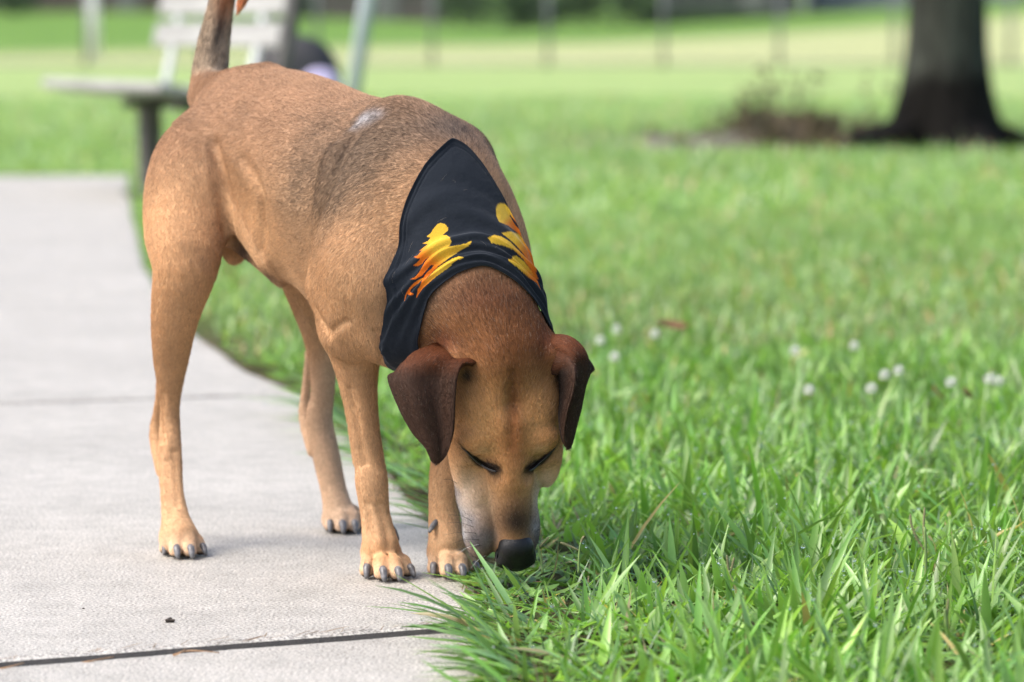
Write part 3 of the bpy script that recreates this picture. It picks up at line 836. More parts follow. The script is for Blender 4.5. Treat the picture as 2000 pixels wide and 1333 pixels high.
def surface_nets(D, lo, vox):
    s = D < 0
    c = [s[i:s.shape[0] - 1 + i, j:s.shape[1] - 1 + j, k:s.shape[2] - 1 + k] for i in (0, 1) for j in (0, 1) for k in (0, 1)]
    a = c[0].copy(); o = c[0].copy()
    for x in c[1:]: a &= x; o |= x
    act = o & ~a
    I = np.argwhere(act)
    idx = np.full(act.shape, -1, np.int32); idx[act] = np.arange(len(I))
    off = np.array([(i, j, k) for i in (0, 1) for j in (0, 1) for k in (0, 1)])
    val = np.stack([D[I[:, 0] + o_[0], I[:, 1] + o_[1], I[:, 2] + o_[2]] for o_ in off], 1)
    acc = np.zeros((len(I), 3)); cnt = np.zeros(len(I))
    for p in range(8):
        for q in range(p + 1, 8):
            if np.abs(off[p] - off[q]).sum() != 1: continue
            va, vb = val[:, p], val[:, q]
            m = (va < 0) != (vb < 0)
            t = np.where(m, va / np.where(m, va - vb, 1), 0)
            acc += m[:, None] * (off[p] + t[:, None] * (off[q] - off[p])); cnt += m
    V = lo + vox * (I + acc / cnt[:, None])
    F = []
    for ax in range(3):
        b, c2 = (ax + 1) % 3, (ax + 2) % 3
        sl0 = [slice(None)] * 3; sl1 = [slice(None)] * 3
        sl0[ax] = slice(0, -1); sl1[ax] = slice(1, None)
        s0, s1 = s[tuple(sl0)], s[tuple(sl1)]
        E = np.argwhere(s0 != s1)
        E = E[(E[:, b] > 0) & (E[:, c2] > 0) & (E[:, b] < s.shape[b] - 1) & (E[:, c2] < s.shape[c2] - 1)]
        inside = s[E[:, 0], E[:, 1], E[:, 2]]
        def cell(db, dc):
            q = E.copy(); q[:, b] -= db; q[:, c2] -= dc
            return idx[q[:, 0], q[:, 1], q[:, 2]]
        f = np.stack([cell(1, 1), cell(0, 1), cell(0, 0), cell(1, 0)], 1)
        f[~inside] = f[~inside][:, ::-1]
        F.append(f)
    F = np.concatenate(F)
    return V, F[(F >= 0).all(1)]
def relax(V, F, n, lam=0.5):
    """umbrella smoothing of a quad skin"""
    e = np.concatenate([F[:, [0, 1]], F[:, [1, 2]], F[:, [2, 3]], F[:, [3, 0]]])
    deg = np.bincount(e.ravel(), minlength=len(V))[:, None]
    for it in range(n):
        for l in (lam, -lam * 1.04):
            acc = np.stack([np.bincount(e[:, 0], V[e[:, 1], c], len(V)) + np.bincount(e[:, 1], V[e[:, 0], c], len(V)) for c in range(3)], 1)
            V = V + l * (acc / deg - V)
    return V
LO, HI = np.array([-0.56, 4.70, -0.004]), np.array([0.13, 5.66, 0.90])
_D = build_field(PRIMS, LO, HI, VOX)
BV, BF = surface_nets(_D, LO, VOX)
del _D
BV = relax(BV, BF, 2)
BV[:, 2] = np.maximum(BV[:, 2], 0.0015)
# ---------------------------------------------------------------- ears: curved flaps with thickness, sewn into the same skin
def ear(rows, thick):
    """rows[r][c] = (px, py, depth), front edge to rear edge"""
    Gd = np.array([[W(*p) for p in r] for r in rows])
    A = catmull(Gd, 44)
    A = np.swapaxes(catmull(np.swapaxes(A, 0, 1), 40), 0, 1)
    du = np.gradient(A, axis=1); dv = np.gradient(A, axis=0)
    n = np.cross(du, dv); n /= np.linalg.norm(n, axis=2)[..., None] + 1e-12
    if n[20, 20] @ np.array([0, -1, 0]) < 0: n = -n; flip = True
    else: flip = False
    r, c = A.shape[:2]
    ev = np.minimum(np.linspace(0, 1, r)[::-1] * 5.0, 1.0)[:, None]
    eu = np.minimum(np.minimum(np.linspace(0, 1, c), np.linspace(1, 0, c)) * 9.0, 1.0)[None, :]
    th = thick * np.sqrt(np.clip(1 - (1 - ev) ** 2, 0, 1)) * np.sqrt(np.clip(1 - (1 - eu) ** 2, 0, 1)) + 0.0004
    wob = (0.0058 * np.sin(np.linspace(0.6, 10.5, c)[None, :] + 0.8 * np.linspace(0, 1, r)[:, None]) + 0.0007 * np.sin(np.linspace(0, 29, c)[None, :] - 2.0 * np.linspace(0, 1, r)[:, None])) * np.linspace(1, 0.3, r)[:, None]
    front = A + n * (th * 0.5 + wob * eu * ev)[..., None]
    back = A - n * (th * 0.5 - wob * eu * ev)[..., None]
    V = np.concatenate([front.reshape(-1, 3), back.reshape(-1, 3)])
    F = []
    m = r * c
    for i in range(r - 1):
        for j in range(c - 1):
            a, b, cc, d = i * c + j, i * c + j + 1, (i + 1) * c + j + 1, (i + 1) * c + j
            f = (a, d, cc, b) if not flip else (a, b, cc, d)
            F.append(f); F.append(tuple(m + x for x in f[::-1]))
    rim = [(0, j) for j in range(c)] + [(i, c - 1) for i in range(1, r)] + [(r - 1, j) for j in range(c - 2, -1, -1)] + [(i, 0) for i in range(r - 2, 0, -1)]
    for (i, j), (i2, j2) in zip(rim, rim[1:] + rim[:1]):
        a, b = i * c + j, i2 * c + j2
        F.append((a, b, m + b, m + a) if not flip else (b, a, m + a, m + b))
    fl = dv / (np.linalg.norm(dv, axis=2)[..., None] + 1e-12)
    uv = np.stack(np.meshgrid(np.linspace(0, 1, r), np.linspace(0, 1, c), indexing='ij'), -1).reshape(-1, 2)
    return V, np.array(F), np.concatenate([fl.reshape(-1, 3)] * 2), np.concatenate([uv] * 2)
e = 0.012
EAR_R = [[(934, 724, 4.905), (917, 702, 4.892), (884, 684, 4.897), (852, 686, 4.915), (842, 702, 4.925)],
         [(927, 717, 4.872), (910, 704, 4.861), (868, 693, 4.866), (818, 695, 4.890), (795, 704, 4.908)],
         [(905, 716, 4.850), (888, 711, 4.848), (850, 707, 4.856), (800, 713, 4.872), (770, 727, 4.896)],
         [(893, 740, 4.842), (880, 740, 4.842), (843, 739, 4.856), (796, 741, 4.858), (757, 740, 4.884)],
         [(889, 790, 4.842), (876, 790, 4.841), (848, 788, 4.852), (811, 793, 4.848), (778, 797, 4.868)],
         [(887, 838, 4.842), (876, 841, 4.842), (856, 843, 4.848), (830, 847, 4.846), (805, 846, 4.858)],
         [(878, 872, 4.844), (871, 878, 4.844), (859, 883, 4.846), (845, 883, 4.846), (830, 874, 4.852)],
         [(866, 897, 4.848), (862, 901, 4.848), (856, 905, 4.847), (849, 905, 4.848), (841, 899, 4.851)]]
EAR_L = [[(1040, 712, 4.915), (1048, 702, 4.905), (1052, 678, 4.900), (1062, 664, 4.910), (1072, 672, 4.935), (1076, 690, 4.950)],
         [(1076, 728, 4.905), (1082, 716, 4.888), (1089, 688, 4.874), (1098, 669, 4.884), (1114, 671, 4.915), (1132, 690, 4.945)],
         [(1088, 730, 4.905), (1106, 711, 4.868), (1114, 699, 4.860), (1123, 689, 4.872), (1140, 695, 4.905), (1160, 718, 4.938)],
         [(1090, 744, 4.910), (1120, 724, 4.853), (1125, 722, 4.857), (1131, 718, 4.874), (1142, 724, 4.898), (1153, 732, 4.930)],
         [(1092, 776, 4.910), (1118, 762, 4.849), (1122, 762, 4.854), (1127, 761, 4.872), (1135, 764, 4.893), (1144, 757, 4.918)],
         [(1092, 816, 4.900), (1105, 812, 4.851), (1109, 812, 4.855), (1117, 812, 4.868), (1127, 811, 4.886), (1135, 800, 4.903)],
         [(1098, 848, 4.876), (1101, 848, 4.853), (1105, 851, 4.856), (1111, 853, 4.864), (1117, 851, 4.878), (1124, 841, 4.890)],
         [(1102, 869, 4.862), (1103, 871, 4.857), (1106, 875, 4.858), (1110, 877, 4.864), (1114, 875, 4.872), (1118, 867, 4.880)]]
ER = ear(EAR_R, 0.0036)
EL = ear(EAR_L, 0.0038)
NB = len(BV)
SV = np.concatenate([BV, ER[0], EL[0]])
SF = np.concatenate([BF, ER[1] + NB, EL[1] + NB + len(ER[0])])
bvh = BVHTree.FromPolygons(BV.tolist(), BF.tolist())
CAMP = np.array([0, 0, H])
def surf(x, y):
    d = nrm(W(x, y, 5.0) - CAMP)
    h = bvh.ray_cast(Vector(CAMP), Vector(d))[0]
    return np.array(h) if h is not None else W(x, y, 5.0)

# ---------------------------------------------------------------- lie of the hair, per skin vertex
FLOW = np.zeros((NB, 3)); FW = np.full(NB, 1e-6)
def add_flow(ids, d, f):
    w = np.exp(-np.clip(d, -0.01, 1) / 0.010)
    FLOW[ids] += w[:, None] * f; FW[ids] += w
for i, pr in enumerate(PRIMS):
    if pr[3] != '+': continue
    segs = [('c', (a[:3], b[:3], a[3], b[3]), nrm(b[:3] - a[:3])) for a, b in zip(pr[1][:-1], pr[1][1:])] if pr[0] == 'p' else [(pr[0], pr[1], pr[4])]
    for kd, data, fl in segs:
        b0, b1 = pbox((kd, data))
        ids = np.nonzero(((BV > b0 - 0.03) & (BV < b1 + 0.03)).all(1))[0]
        if not len(ids): continue
        if i == N0 - 1: fl = -fl + np.array([0, 0, 0.1])
        add_flow(ids, pdist((kd, data), BV[ids]), nrm(fl))
FLOW /= FW[:, None]
FLOW = np.concatenate([FLOW, ER[2], EL[2]])

# ---------------------------------------------------------------- coat colours, per skin vertex
def lin(r, g, b):
    c = np.array([r, g, b], float) / 255
    return np.where(c < 0.04045, c / 12.92, ((c + 0.055) / 1.055) ** 2.4)
COAT = np.tile(lin(170, 127, 88), (len(SV), 1))
AGO = np.zeros(len(SV))                      # share of black-tipped hairs
LEN = np.full(len(SV), 0.0066)               # hair length
def sm(x, a, b):
    t = np.clip((x - a) / (b - a), 0, 1); return t * t * (3 - 2 * t)
def paint(w, c):
    COAT[:] = COAT * (1 - w[:, None]) + np.asarray(c) * w[:, None]
def blob(c, r, colr, st=1.0, ax=None):
    q = SV - c
    if ax is not None: q = q @ np.asarray(ax).T
    w = st * np.exp(-np.sum((q / np.asarray(r)) ** 2, 1))
    w[NB:] = 0
    paint(w, colr)
    return w
q_ = SV - P0
tt_ = q_ @ AX; uu_ = q_ @ LX
hs_, hn_, hf_ = ((SV - HO) @ HS), ((SV - HO) @ HN), ((SV - HO) @ HF)
hs_ = hs_ - 0.07 * np.maximum(hn_ - 0.06, 0)
hn_ = np.where(hn_ > 0.10, 0.10 + (hn_ - 0.10) / 1.09, hn_)
headw = sm(hn_, -0.12, -0.06) * sm(SV[:, 1], 5.03, 4.98) * sm(-SV[:, 1], -5.05, -4.98)
headw = np.where((SV[:, 1] < 5.0) & (hn_ > -0.12), sm(hn_, -0.12, -0.07), 0) * sm(np.abs(hs_), 0.13, 0.10)
bodyw = 1 - headw
# back and flanks: duller, with dark tips; saddle over the withers
back = sm(SV[:, 2], 0.46, 0.62) * bodyw
paint(back * 0.7, lin(146, 108, 82))
AGO += back * 0.22
saddle = np.exp(-((tt_ - 0.37) / 0.12) ** 2) * sm(SV[:, 2], 0.44, 0.58) * bodyw
paint(saddle * 0.30, lin(120, 98, 78)); AGO += saddle * 0.36
w = blob(surf(655, 350), (0.08, 0.09, 0.10), lin(130, 104, 80), 0.30); AGO += w * 0.32
w = blob(surf(880, 250), (0.05, 0.06, 0.03), lin(72, 66, 62), 0.7); AGO += w * 0.5
for (x_, y_, r_, st_) in ((705, 285, 0.046, 0.28), (672, 335, 0.050, 0.30), (645, 400, 0.048, 0.22), (770, 262, 0.045, 0.28)):
    w = blob(surf(x_, y_), (r_, r_, r_), lin(98, 84, 70), st_); AGO += w * 1.1
blob(surf(712, 230), (0.016, 0.018, 0.010), lin(190, 180, 174), 0.85)
blob(surf(696, 246), (0.007, 0.009, 0.009), lin(190, 180, 174), 0.6)
blob(surf(735, 222), (0.016, 0.014, 0.007), lin(170, 160, 155), 0.5)
# hind quarter warm, thigh edge pale; belly pale
blob(surf(320, 430), (0.05, 0.05, 0.08), lin(196, 148, 104), 0.6)
blob(surf(360, 600), (0.05, 0.08, 0.10), lin(192, 142, 96), 0.5)
blob(surf(500, 470), (0.03, 0.06, 0.05), lin(190, 146, 104), 0.5)
belly = sm(-SV[:, 2], -0.335, -0.30) * sm(tt_, -0.05, 0.05) * (SV[:, 2] > 0.25) * np.exp(-(uu_ / 0.05) ** 2)
paint(belly * 0.6, lin(168, 140, 115))
w = blob(W(478, 492, 5.31), (0.022, 0.03, 0.02), lin(52, 36, 30), 0.9)
blob(W(520, 545, 5.27), (0.02, 0.03, 0.02), lin(60, 44, 38), 0.7)
# legs pale towards the paws
low = sm(-SV[:, 2], -0.24, -0.02) * bodyw
paint(low * 0.55, lin(204, 160, 118))
toe = sm(-SV[:, 2], -0.045, -0.012) * bodyw
paint(toe * 0.5, lin(214, 176, 142))
blob(surf(740, 1085), (0.03, 0.03, 0.02), lin(205, 146, 92), 0.5)
farh = sm(uu_, 0.06, 0.12) * sm(-SV[:, 2], -0.36, -0.26) * sm(-tt_, -0.2, -0.1)
paint(farh * 0.5, lin(188, 158, 132))
blob(surf(640, 740), (0.014, 0.05, 0.06), lin(168, 138, 114), 0.6)
pad = sm(-SV[:, 2], -0.0085, -0.004)
paint(pad * bodyw * 0.95, lin(34, 30, 30))
# tail: black along the top, sandy sides, orange tip
TD = np.full(len(SV), 1.0)
_ids = np.nonzero((SV[:, 1] > 5.40) & (SV[:, 2] > 0.60))[0]
_tc = catmull([[*W(*p[:3]), M(p[3], p[2])] for p in TAIL[1:]], 34)
for a_, b_ in zip(_tc[:-1], _tc[1:]): TD[_ids] = np.minimum(TD[_ids], rcone(SV[_ids], a_[:3], b_[:3], a_[3], b_[3]))
tw = sm(-TD, -0.008, -0.001)
cx = np.interp(SV[:, 2], [W(*p[:3])[2] for p in TAIL[:6]], [W(*p[:3])[0] for p in TAIL[:6]])
paint(tw * 0.9, lin(172, 146, 118))
dk = tw * np.exp(-((SV[:, 0] - cx - 0.005) / 0.0075) ** 2) * sm(SV[:, 2], 0.665, 0.71)
paint(dk * 0.92, lin(40, 36, 34)); AGO += tw * 0.3
tip = np.exp(-((SV - W(470, 5, 5.5)) ** 2).sum(1) / 0.03 ** 2) * (SV[:, 1] > 5.4)
paint(np.clip(tip * 1.6, 0, 1), lin(206, 132, 84)); LEN[tw > 0.5] = 0.010
# neck: brown with dark tips at the near side
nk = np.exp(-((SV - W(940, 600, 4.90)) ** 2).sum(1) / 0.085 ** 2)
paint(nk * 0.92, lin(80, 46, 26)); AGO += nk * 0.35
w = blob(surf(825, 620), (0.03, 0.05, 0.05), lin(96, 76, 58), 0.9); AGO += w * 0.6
# head
paint(headw, lin(172, 120, 72))
hz = headw[:NB].copy()
def hblob(s, n, f, r, c, st):
    w = st * np.exp(-(((hs_ - s) / r[0]) ** 2 + ((hn_ - n) / r[1]) ** 2 + ((hf_ - f) / r[2]) ** 2))
    w[NB:] = 0
    paint(w, c); return w
hblob(0, -0.085, 0.0, (0.09, 0.062, 0.09), lin(92, 45, 20), 1.0)
hblob(0, -0.05, 0.03, (0.06, 0.035, 0.05), lin(94, 44, 18), 0.85)
hblob(0.004, 0.02, 0.05, (0.012, 0.075, 0.04), lin(96, 52, 24), 0.9)
hblob(0.0, 0.065, 0.05, (0.016, 0.03, 0.04), lin(148, 88, 46), 0.6)
hblob(0, 0.135, 0.02, (0.02, 0.03, 0.03), lin(150, 104, 68), 0.5)
for s in (-1, 1):
    hblob(0.035 * s, 0.03, 0.03, (0.02, 0.03, 0.04), lin(176, 126, 76), 0.6)
    hblob(0.056 * s, 0.11, -0.02, (0.024, 0.03, 0.04), lin(196, 154, 110), 0.8)
    hblob(0.034 * s, 0.140, -0.005, (0.020, 0.026, 0.03), lin(200, 162, 124), 0.7)
    hblob(0.050 * s - 0.008, 0.150, -0.045, (0.016, 0.050, 0.05), lin(200, 188, 176), 0.75)
    w = hblob(0.034 * s - 0.006, 0.184, -0.036, (0.020, 0.034, 0.080), lin(82, 78, 78), 0.95); AGO += w * 0.5
    w = hblob(0.054 * s - 0.009, 0.150, -0.046, (0.010, 0.034, 0.014), lin(96, 90, 90), 0.75); AGO += w * 0.6
    hblob(0.036 * s, 0.074, 0.03, (0.010, 0.006, 0.02), lin(190, 150, 110), 0.6)
hblob(0, 0.150, 0.01, (0.019, 0.022, 0.04), lin(104, 74, 54), 0.7)
hblob(0, 0.162, 0.01, (0.025, 0.023, 0.04), lin(20, 16, 16), 0.99)
chin = headw * sm(hn_, 0.125, 0.175) * sm(-hf_, 0.012, 0.045); chin[NB:] = 0
paint(chin * 0.92, lin(80, 76, 76)); AGO += chin * 0.45
for x_, y_, r_, c_, st_, ag in ((893, 965, 0.010, (120, 114, 112), 0.7, 0.4), (900, 1005, 0.014, (150, 144, 140), 0.7, 0.4), (918, 1020, 0.012, (104, 99, 98), 0.75, 0.5), (925, 1055, 0.017, (76, 72, 72), 0.9, 0.5),
                              (955, 1085, 0.017, (72, 68, 68), 0.92, 0.5), (905, 1045, 0.009, (170, 166, 162), 0.6, 0.3), (958, 1050, 0.010, (110, 98, 90), 0.5, 0.4), (1046, 1030, 0.010, (140, 130, 124), 0.6, 0.3)):
    w = blob(surf(x_, y_), (r_, r_ * 1.6, r_), lin(*c_), st_); AGO += w * ag
for x_, y_, st_ in ((602, 300, 0.22), (590, 370, 0.22), (580, 440, 0.15)):
    w = blob(surf(x_, y_), (0.055, 0.06, 0.055), lin(112, 92, 74), st_); AGO += w * 1.2
# lips dark at the edge
for L3 in EYE:
    L3 = catmull(L3, 24)
    dd = np.full(NB, 9.0)
    near = np.nonzero(np.linalg.norm(BV - L3.mean(0), axis=1) < 0.06)[0]
    dm = np.linalg.norm(BV[near][:, None] - L3[None], axis=2)
    j = dm.argmin(1); dmin = dm.min(1)
    wid = np.interp(j, [0, 5, 12, 23], [0.0080, 0.0084, 0.0052, 0.0030])
    w = np.zeros(len(SV)); w[near] = np.clip(1.4 * np.exp(-(dmin / (wid * 0.92)) ** 4), 0, 1)
    paint(w, lin(16, 13, 13)); LEN[w > 0.3] = 0.0012
    w = np.zeros(len(SV)); w[near] = 0.6 * np.exp(-(dm[:, 3] / 0.012) ** 2) + 0.35 * np.exp(-(dmin / 0.008) ** 2)
    paint(w, lin(62, 44, 34))
    AGO[near] += 0.3 * np.exp(-(dmin / 0.012) ** 2)
blob(surf(868, 672), (0.034, 0.04, 0.026), lin(88, 44, 21), 0.95)
blob(surf(1072, 672), (0.024, 0.04, 0.026), lin(88, 44, 21), 0.9)
blob(surf(913, 736), (0.009, 0.02, 0.011), lin(24, 16, 13), 0.95)      # shade in the ear pockets, painted dark on the head coat
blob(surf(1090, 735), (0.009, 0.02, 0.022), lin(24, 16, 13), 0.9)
# ears
for ids, sgn in ((slice(NB, NB + len(ER[0])), 0), (slice(NB + len(ER[0]), None), 1)):
    z = SV[ids, 2]; k = sm(z, z.max() - 0.042, z.max() - 0.010)
    base = lin(50, 30, 19)
    uv = (ER, EL)[sgn][3]; v_, u_ = uv[:, 0], uv[:, 1]
    gs = lambda c_, w_: np.exp(-((u_ - c_) / w_) ** 2)
    streak = 0.62 + (0.9 * gs(0.30, 0.05) + 0.35 * gs(0.62 + 0.1 * v_, 0.06) - 0.25 * gs(0.44 + 0.05 * v_, 0.06) - 0.2 * gs(0.85, 0.07)) * np.clip(1.15 - v_, 0, 1) + 0.14 * np.sin(u_ * 47 + v_ * 5)
    k = np.maximum(k, 0.55 * gs(0.22, 0.10) * sm(-v_, -0.45, -0.1))
    COAT[ids] = base * (0.85 + 0.3 * streak[:, None]) * (1 - k[:, None]) + lin(84, 42, 18) * k[:, None]
    if sgn: COAT[ids] = COAT[ids] * (1 - 0.75 * sm(-u_, -0.20, -0.10) * sm(v_, 0.15, 0.35))[:, None]      # shade inside the ear cup, painted into its colour
    AGO[ids] = 0.10
    LEN[ids] = 0.0052 + 0.0028 * k
LEN[:NB] = np.where(hz > 0.2, LEN[:NB] * (1 - hz) + hz * np.interp(hn_[:NB], [-0.10, -0.04, 0.05, 0.12, 0.18], [0.0085, 0.0066, 0.0050, 0.0042, 0.0030]), LEN[:NB])
LEN[:NB] = np.where((SV[:NB, 2] < 0.30) & (hz < 0.2), np.interp(SV[:NB, 2], [0.0, 0.02, 0.08, 0.30], [0.0015, 0.0034, 0.0050, 0.0060]), LEN[:NB])
def pn(f, seed):
    P = SV * f + seed
    return (np.sin(P[:, 0] * 1.7 + 1.3 * np.sin(P[:, 1] * 1.1)) + np.sin(P[:, 1] * 2.3 + 1.7 * np.sin(P[:, 2] * 0.9)) + np.sin(P[:, 2] * 1.9 + 1.1 * np.sin(P[:, 0] * 1.6))) / 3
AGO = AGO * (1.0 + 0.55 * pn(60, 1.0) + 0.35 * pn(140, 4.0)) + 0.05
COAT *= (1 + 0.07 * pn(40, 2.0) + 0.05 * pn(120, 7.0))[:, None]
AGO = np.clip(AGO, 0, 0.85)
COAT = np.minimum(COAT * np.array([1.21, 1.37, 1.54]), 0.8)
# ---------------------------------------------------------------- skin object
def coat_skin():
    m, nt, p = mat('dog_skin')
    a = nd(nt, 'ShaderNodeAttribute', attribute_name='coat')
    n = noise(nt, 260, 5, 0.6)
    c = mix(nt, 1.0, a.outputs['Color'], ramp(nt, n, [(0.3, (0.72, 0.70, 0.68)), (0.7, (1.1, 1.1, 1.1))]), 'MULTIPLY')
    nt.links.new(c, p.inputs['Base Color'])
    p.inputs['Roughness'].default_value = 0.75
    p.inputs['Specular IOR Level'].default_value = 0.25
    nt.links.new(bump(nt, n, 0.0012, 0.5), p.inputs['Normal'])
    return m
dog_root = link('dog', None)
dog_root.location = (-0.24, 5.2, 0)
def dpart(name, me, parent=None):
    o = link(name, me, parent or dog_root)
    if parent is None: o.location = (0.24, -5.2, 0)
    return o
tag(dog_root, 'tan short-haired dog with dark brown ears sniffing at the grass edge', 'dog')
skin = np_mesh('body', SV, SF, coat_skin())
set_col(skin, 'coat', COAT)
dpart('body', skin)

# ---------------------------------------------------------------- hair strands
me_n = np.zeros(len(SV) * 3, np.float32)
skin.vertices.foreach_get('normal', me_n)
SN = me_n.reshape(-1, 3).astype(float)
def grow_fur(cover):
    T = np.concatenate([SF[:, [0, 1, 2]], SF[:, [0, 2, 3]]])
    a, b, c = SV[T[:, 0]], SV[T[:, 1]], SV[T[:, 2]]
    area = 0.5 * np.linalg.norm(np.cross(b - a, c - a), axis=1)
    L_ = LEN[T].mean(1)
    dens = np.interp(L_, [0.0015, 0.0025, 0.0045, 0.0066, 0.0105], [0.0, 1.5e6, 1.2e6, 0.85e6, 0.6e6]) * FUR_DENS
    isb = (T[:, 0] >= NB)
    dens = np.where(isb, 0.9e6 * FUR_DENS, dens)
    dens *= 1 - cover[T].mean(1)
    cnt = rng.poisson(area * dens)
    ti = np.repeat(np.arange(len(T)), cnt)
    r1, r2 = rng.random(len(ti)), rng.random(len(ti))
    s_ = np.sqrt(r1); bw = np.stack([1 - s_, s_ * (1 - r2), s_ * r2], 1)
    def ip(A):
        X = A[T[ti]]
        return np.einsum('ij,ij...->i...', bw, X)
    P, Nn, Fl, C, Ag, Ln = ip(SV), ip(SN), ip(FLOW), ip(COAT), ip(AGO), ip(LEN)
    Nn /= np.linalg.norm(Nn, axis=1)[:, None] + 1e-9
    n = len(P)
    # slow swirl so that the coat parts and clumps
    sw = np.stack([np.sin(P[:, 0] * 61 + P[:, 2] * 37 + 1.3), np.sin(P[:, 1] * 53 - P[:, 2] * 71), np.sin(P[:, 2] * 47 + P[:, 0] * 59 + 2)], 1) * 0.06
    cl = np.floor(P / 0.0045)
    h = np.modf(np.sin(cl @ np.array([[12.9898, 39.3468, 73.156], [78.233, 11.135, 52.235], [37.719, 83.155, 9.151]])) * 43758.5453)[0]
    Fl = Fl + sw + h * 0.02 + rng.normal(0, 0.11, (n, 3))
    Fl -= Nn * np.sum(Fl * Nn, 1)[:, None]
    Fl /= np.linalg.norm(Fl, axis=1)[:, None] + 1e-9
    L = Ln * np.clip(rng.normal(1.0, 0.22, n), 0.4, 1.7)
    up = np.clip(rng.normal(0.22, 0.08, n), 0.05, 0.6)
    d1 = Fl + Nn * (up * 1.35)[:, None]; d1 /= np.linalg.norm(d1, axis=1)[:, None]
    d2 = Fl + Nn * (up * 0.45)[:, None]; d2 /= np.linalg.norm(d2, axis=1)[:, None]
    p0 = P - Nn * 0.0005
    p1 = p0 + d1 * (L * 0.5)[:, None]
    p2 = p1 + d2 * (L * 0.5)[:, None]
    pts = np.stack([p0, p1, p2], 1).astype(np.float32)
    pts[..., 2] = np.maximum(pts[..., 2], 0.001)
    rad = np.interp(Ln, [0.003, 0.008], [0.00010, 0.000135])[:, None] * np.array([1.0, 0.85, 0.25])
    hc = bpy.data.hair_curves.new('fur')
    hc.add_curves([3] * n)
    hc.attributes['position'].data.foreach_set('vector', pts.ravel())
    (hc.attributes.get('radius') or hc.attributes.new('radius', 'FLOAT', 'POINT')).data.foreach_set('value', rad.ravel().astype(np.float32))
    v = np.clip(rng.normal(1.0, 0.20, n), 0.4, 1.7)[:, None]
    v = np.where((T[ti, 0] >= NB)[:, None], v * np.clip(rng.normal(1.0, 0.3, (n, 1)), 0.4, 2.2), v)
    root = C * v * 1.12
    tipc = C * v * 1.05
    dark = rng.random(n) < Ag
    tipc[dark] = lin(38, 32, 30) * (0.6 + 0.8 * rng.random((dark.sum(), 1)))
    root[dark] *= 0.8
    pale = rng.random(n) < 0.05
    tipc[pale] = tipc[pale] * 0.5 + lin(220, 200, 178) * 0.5
    midc = root * 0.55 + tipc * 0.45
    PC = np.stack([root, midc, tipc], 1)
    PC = np.concatenate([PC, np.ones((n, 3, 1))], 2).astype(np.float32)
    hc.attributes.new('coat', 'FLOAT_COLOR', 'POINT').data.foreach_set('color', PC.ravel())
    m, nt, p = mat('dog_fur')
    a_ = nd(nt, 'ShaderNodeAttribute', attribute_name='coat')
    nt.links.new(a_.outputs['Color'], p.inputs['Base Color'])
    p.inputs['Roughness'].default_value = 0.6
    p.inputs['Specular IOR Level'].default_value = 0.25
    hc.materials.append(m)
    o = dpart('fur', hc)
    o['kind'] = 'stuff'
    o['label'] = 'short tan coat with black-tipped hairs over the shoulders'
    print('HAIRS', n)
scene.cycles_curves.shape = 'RIBBONS'
scene.cycles_curves.subdivisions = 1
# ---------------------------------------------------------------- nose leather
def field_part(name, prims, lo, hi, vox, material, parent=None, it=2):
    D = build_field(prims, np.asarray(lo), np.asarray(hi), vox)
    V, F = surface_nets(D, np.asarray(lo), vox)
    return dpart(name, np_mesh(name, relax(V, F, it), F, material), parent)
nose_m, nt, p = mat('nose_leather')
vo = nd(nt, 'ShaderNodeTexVoronoi'); vo.inputs['Scale'].default_value = 900
nt.links.new(nd(nt, 'ShaderNodeTexCoord').outputs['Object'], vo.inputs['Vector'])
p.inputs['Base Color'].default_value = (0.009, 0.009, 0.010, 1)
p.inputs['Specular IOR Level'].default_value = 0.28
p.inputs['Roughness'].default_value = 0.33
nt.links.new(bump(nt, vo.outputs['Distance'], 0.0006, 0.6), p.inputs['Normal'])
_keep = PRIMS; PRIMS = []
hell((0, 0.192, 0.003), (0.0230, 0.0195, 0.018), 0.006)
hell((0, 0.204, -0.009), (0.0235, 0.0190, 0.018), 0.008)
for s in (-1, 1):
    hell((0.0145 * s, 0.204, -0.011), (0.0120, 0.0150, 0.0140), 0.006)
    hcone((0.0105 * s, 0.221, -0.004), (0.0175 * s, 0.213, -0.010), 0.0042, 0.0038, 0.003, '-')
    hcone((0.0175 * s, 0.213, -0.006), (0.0250 * s, 0.196, -0.003), 0.0036, 0.0018, 0.003, '-')
hcone((0, 0.226, 0.0), (0, 0.216, -0.024), 0.0013, 0.0013, 0.003, '-')
_c0 = hp(0, 0.200, -0.006)
field_part('nose', PRIMS, _c0 - 0.040, _c0 + 0.040, 0.0009, nose_m)
PRIMS = _keep
# ---------------------------------------------------------------- claws
claw_m = simple('claw_horn', (0.06, 0.06, 0.065), (0.22, 0.215, 0.22), 160, 0.38)
def claw(base, tip, r, drop):
    base, tip = np.asarray(base), np.asarray(tip)
    mid = (base + tip) / 2 + np.array([0, 0, drop])
    P = catmull([base, mid, tip], 9)
    V, F = tube(P, r * np.array([0.9, 1.0, 1.04, 1.04, 1.0, 0.94, 0.85, 0.72, 0.45]), 10)
    dpart('claw', np_mesh('claw', V, F, claw_m))
for (m_, t_, r_, y_) in TOES:
    d = t_ - m_; d[2] = 0; d = nrm(nrm(d) * 0.3 + y_ * 0.7)
    b = t_ + d * r_ * 0.30 + np.array([0, 0, r_ * 0.55])
    e = t_ + d * (r_ * 0.9 + 0.0085); e[2] = 0.0028
    claw(b, e, r_ * 0.45, 0.0045)
claw(W(764, 1028, 5.065), W(778, 1056, 5.055), 0.0038, 0.001)          # dew claws
claw(W(853, 1018, 5.052), W(838, 1040, 5.036), 0.0038, 0.001)
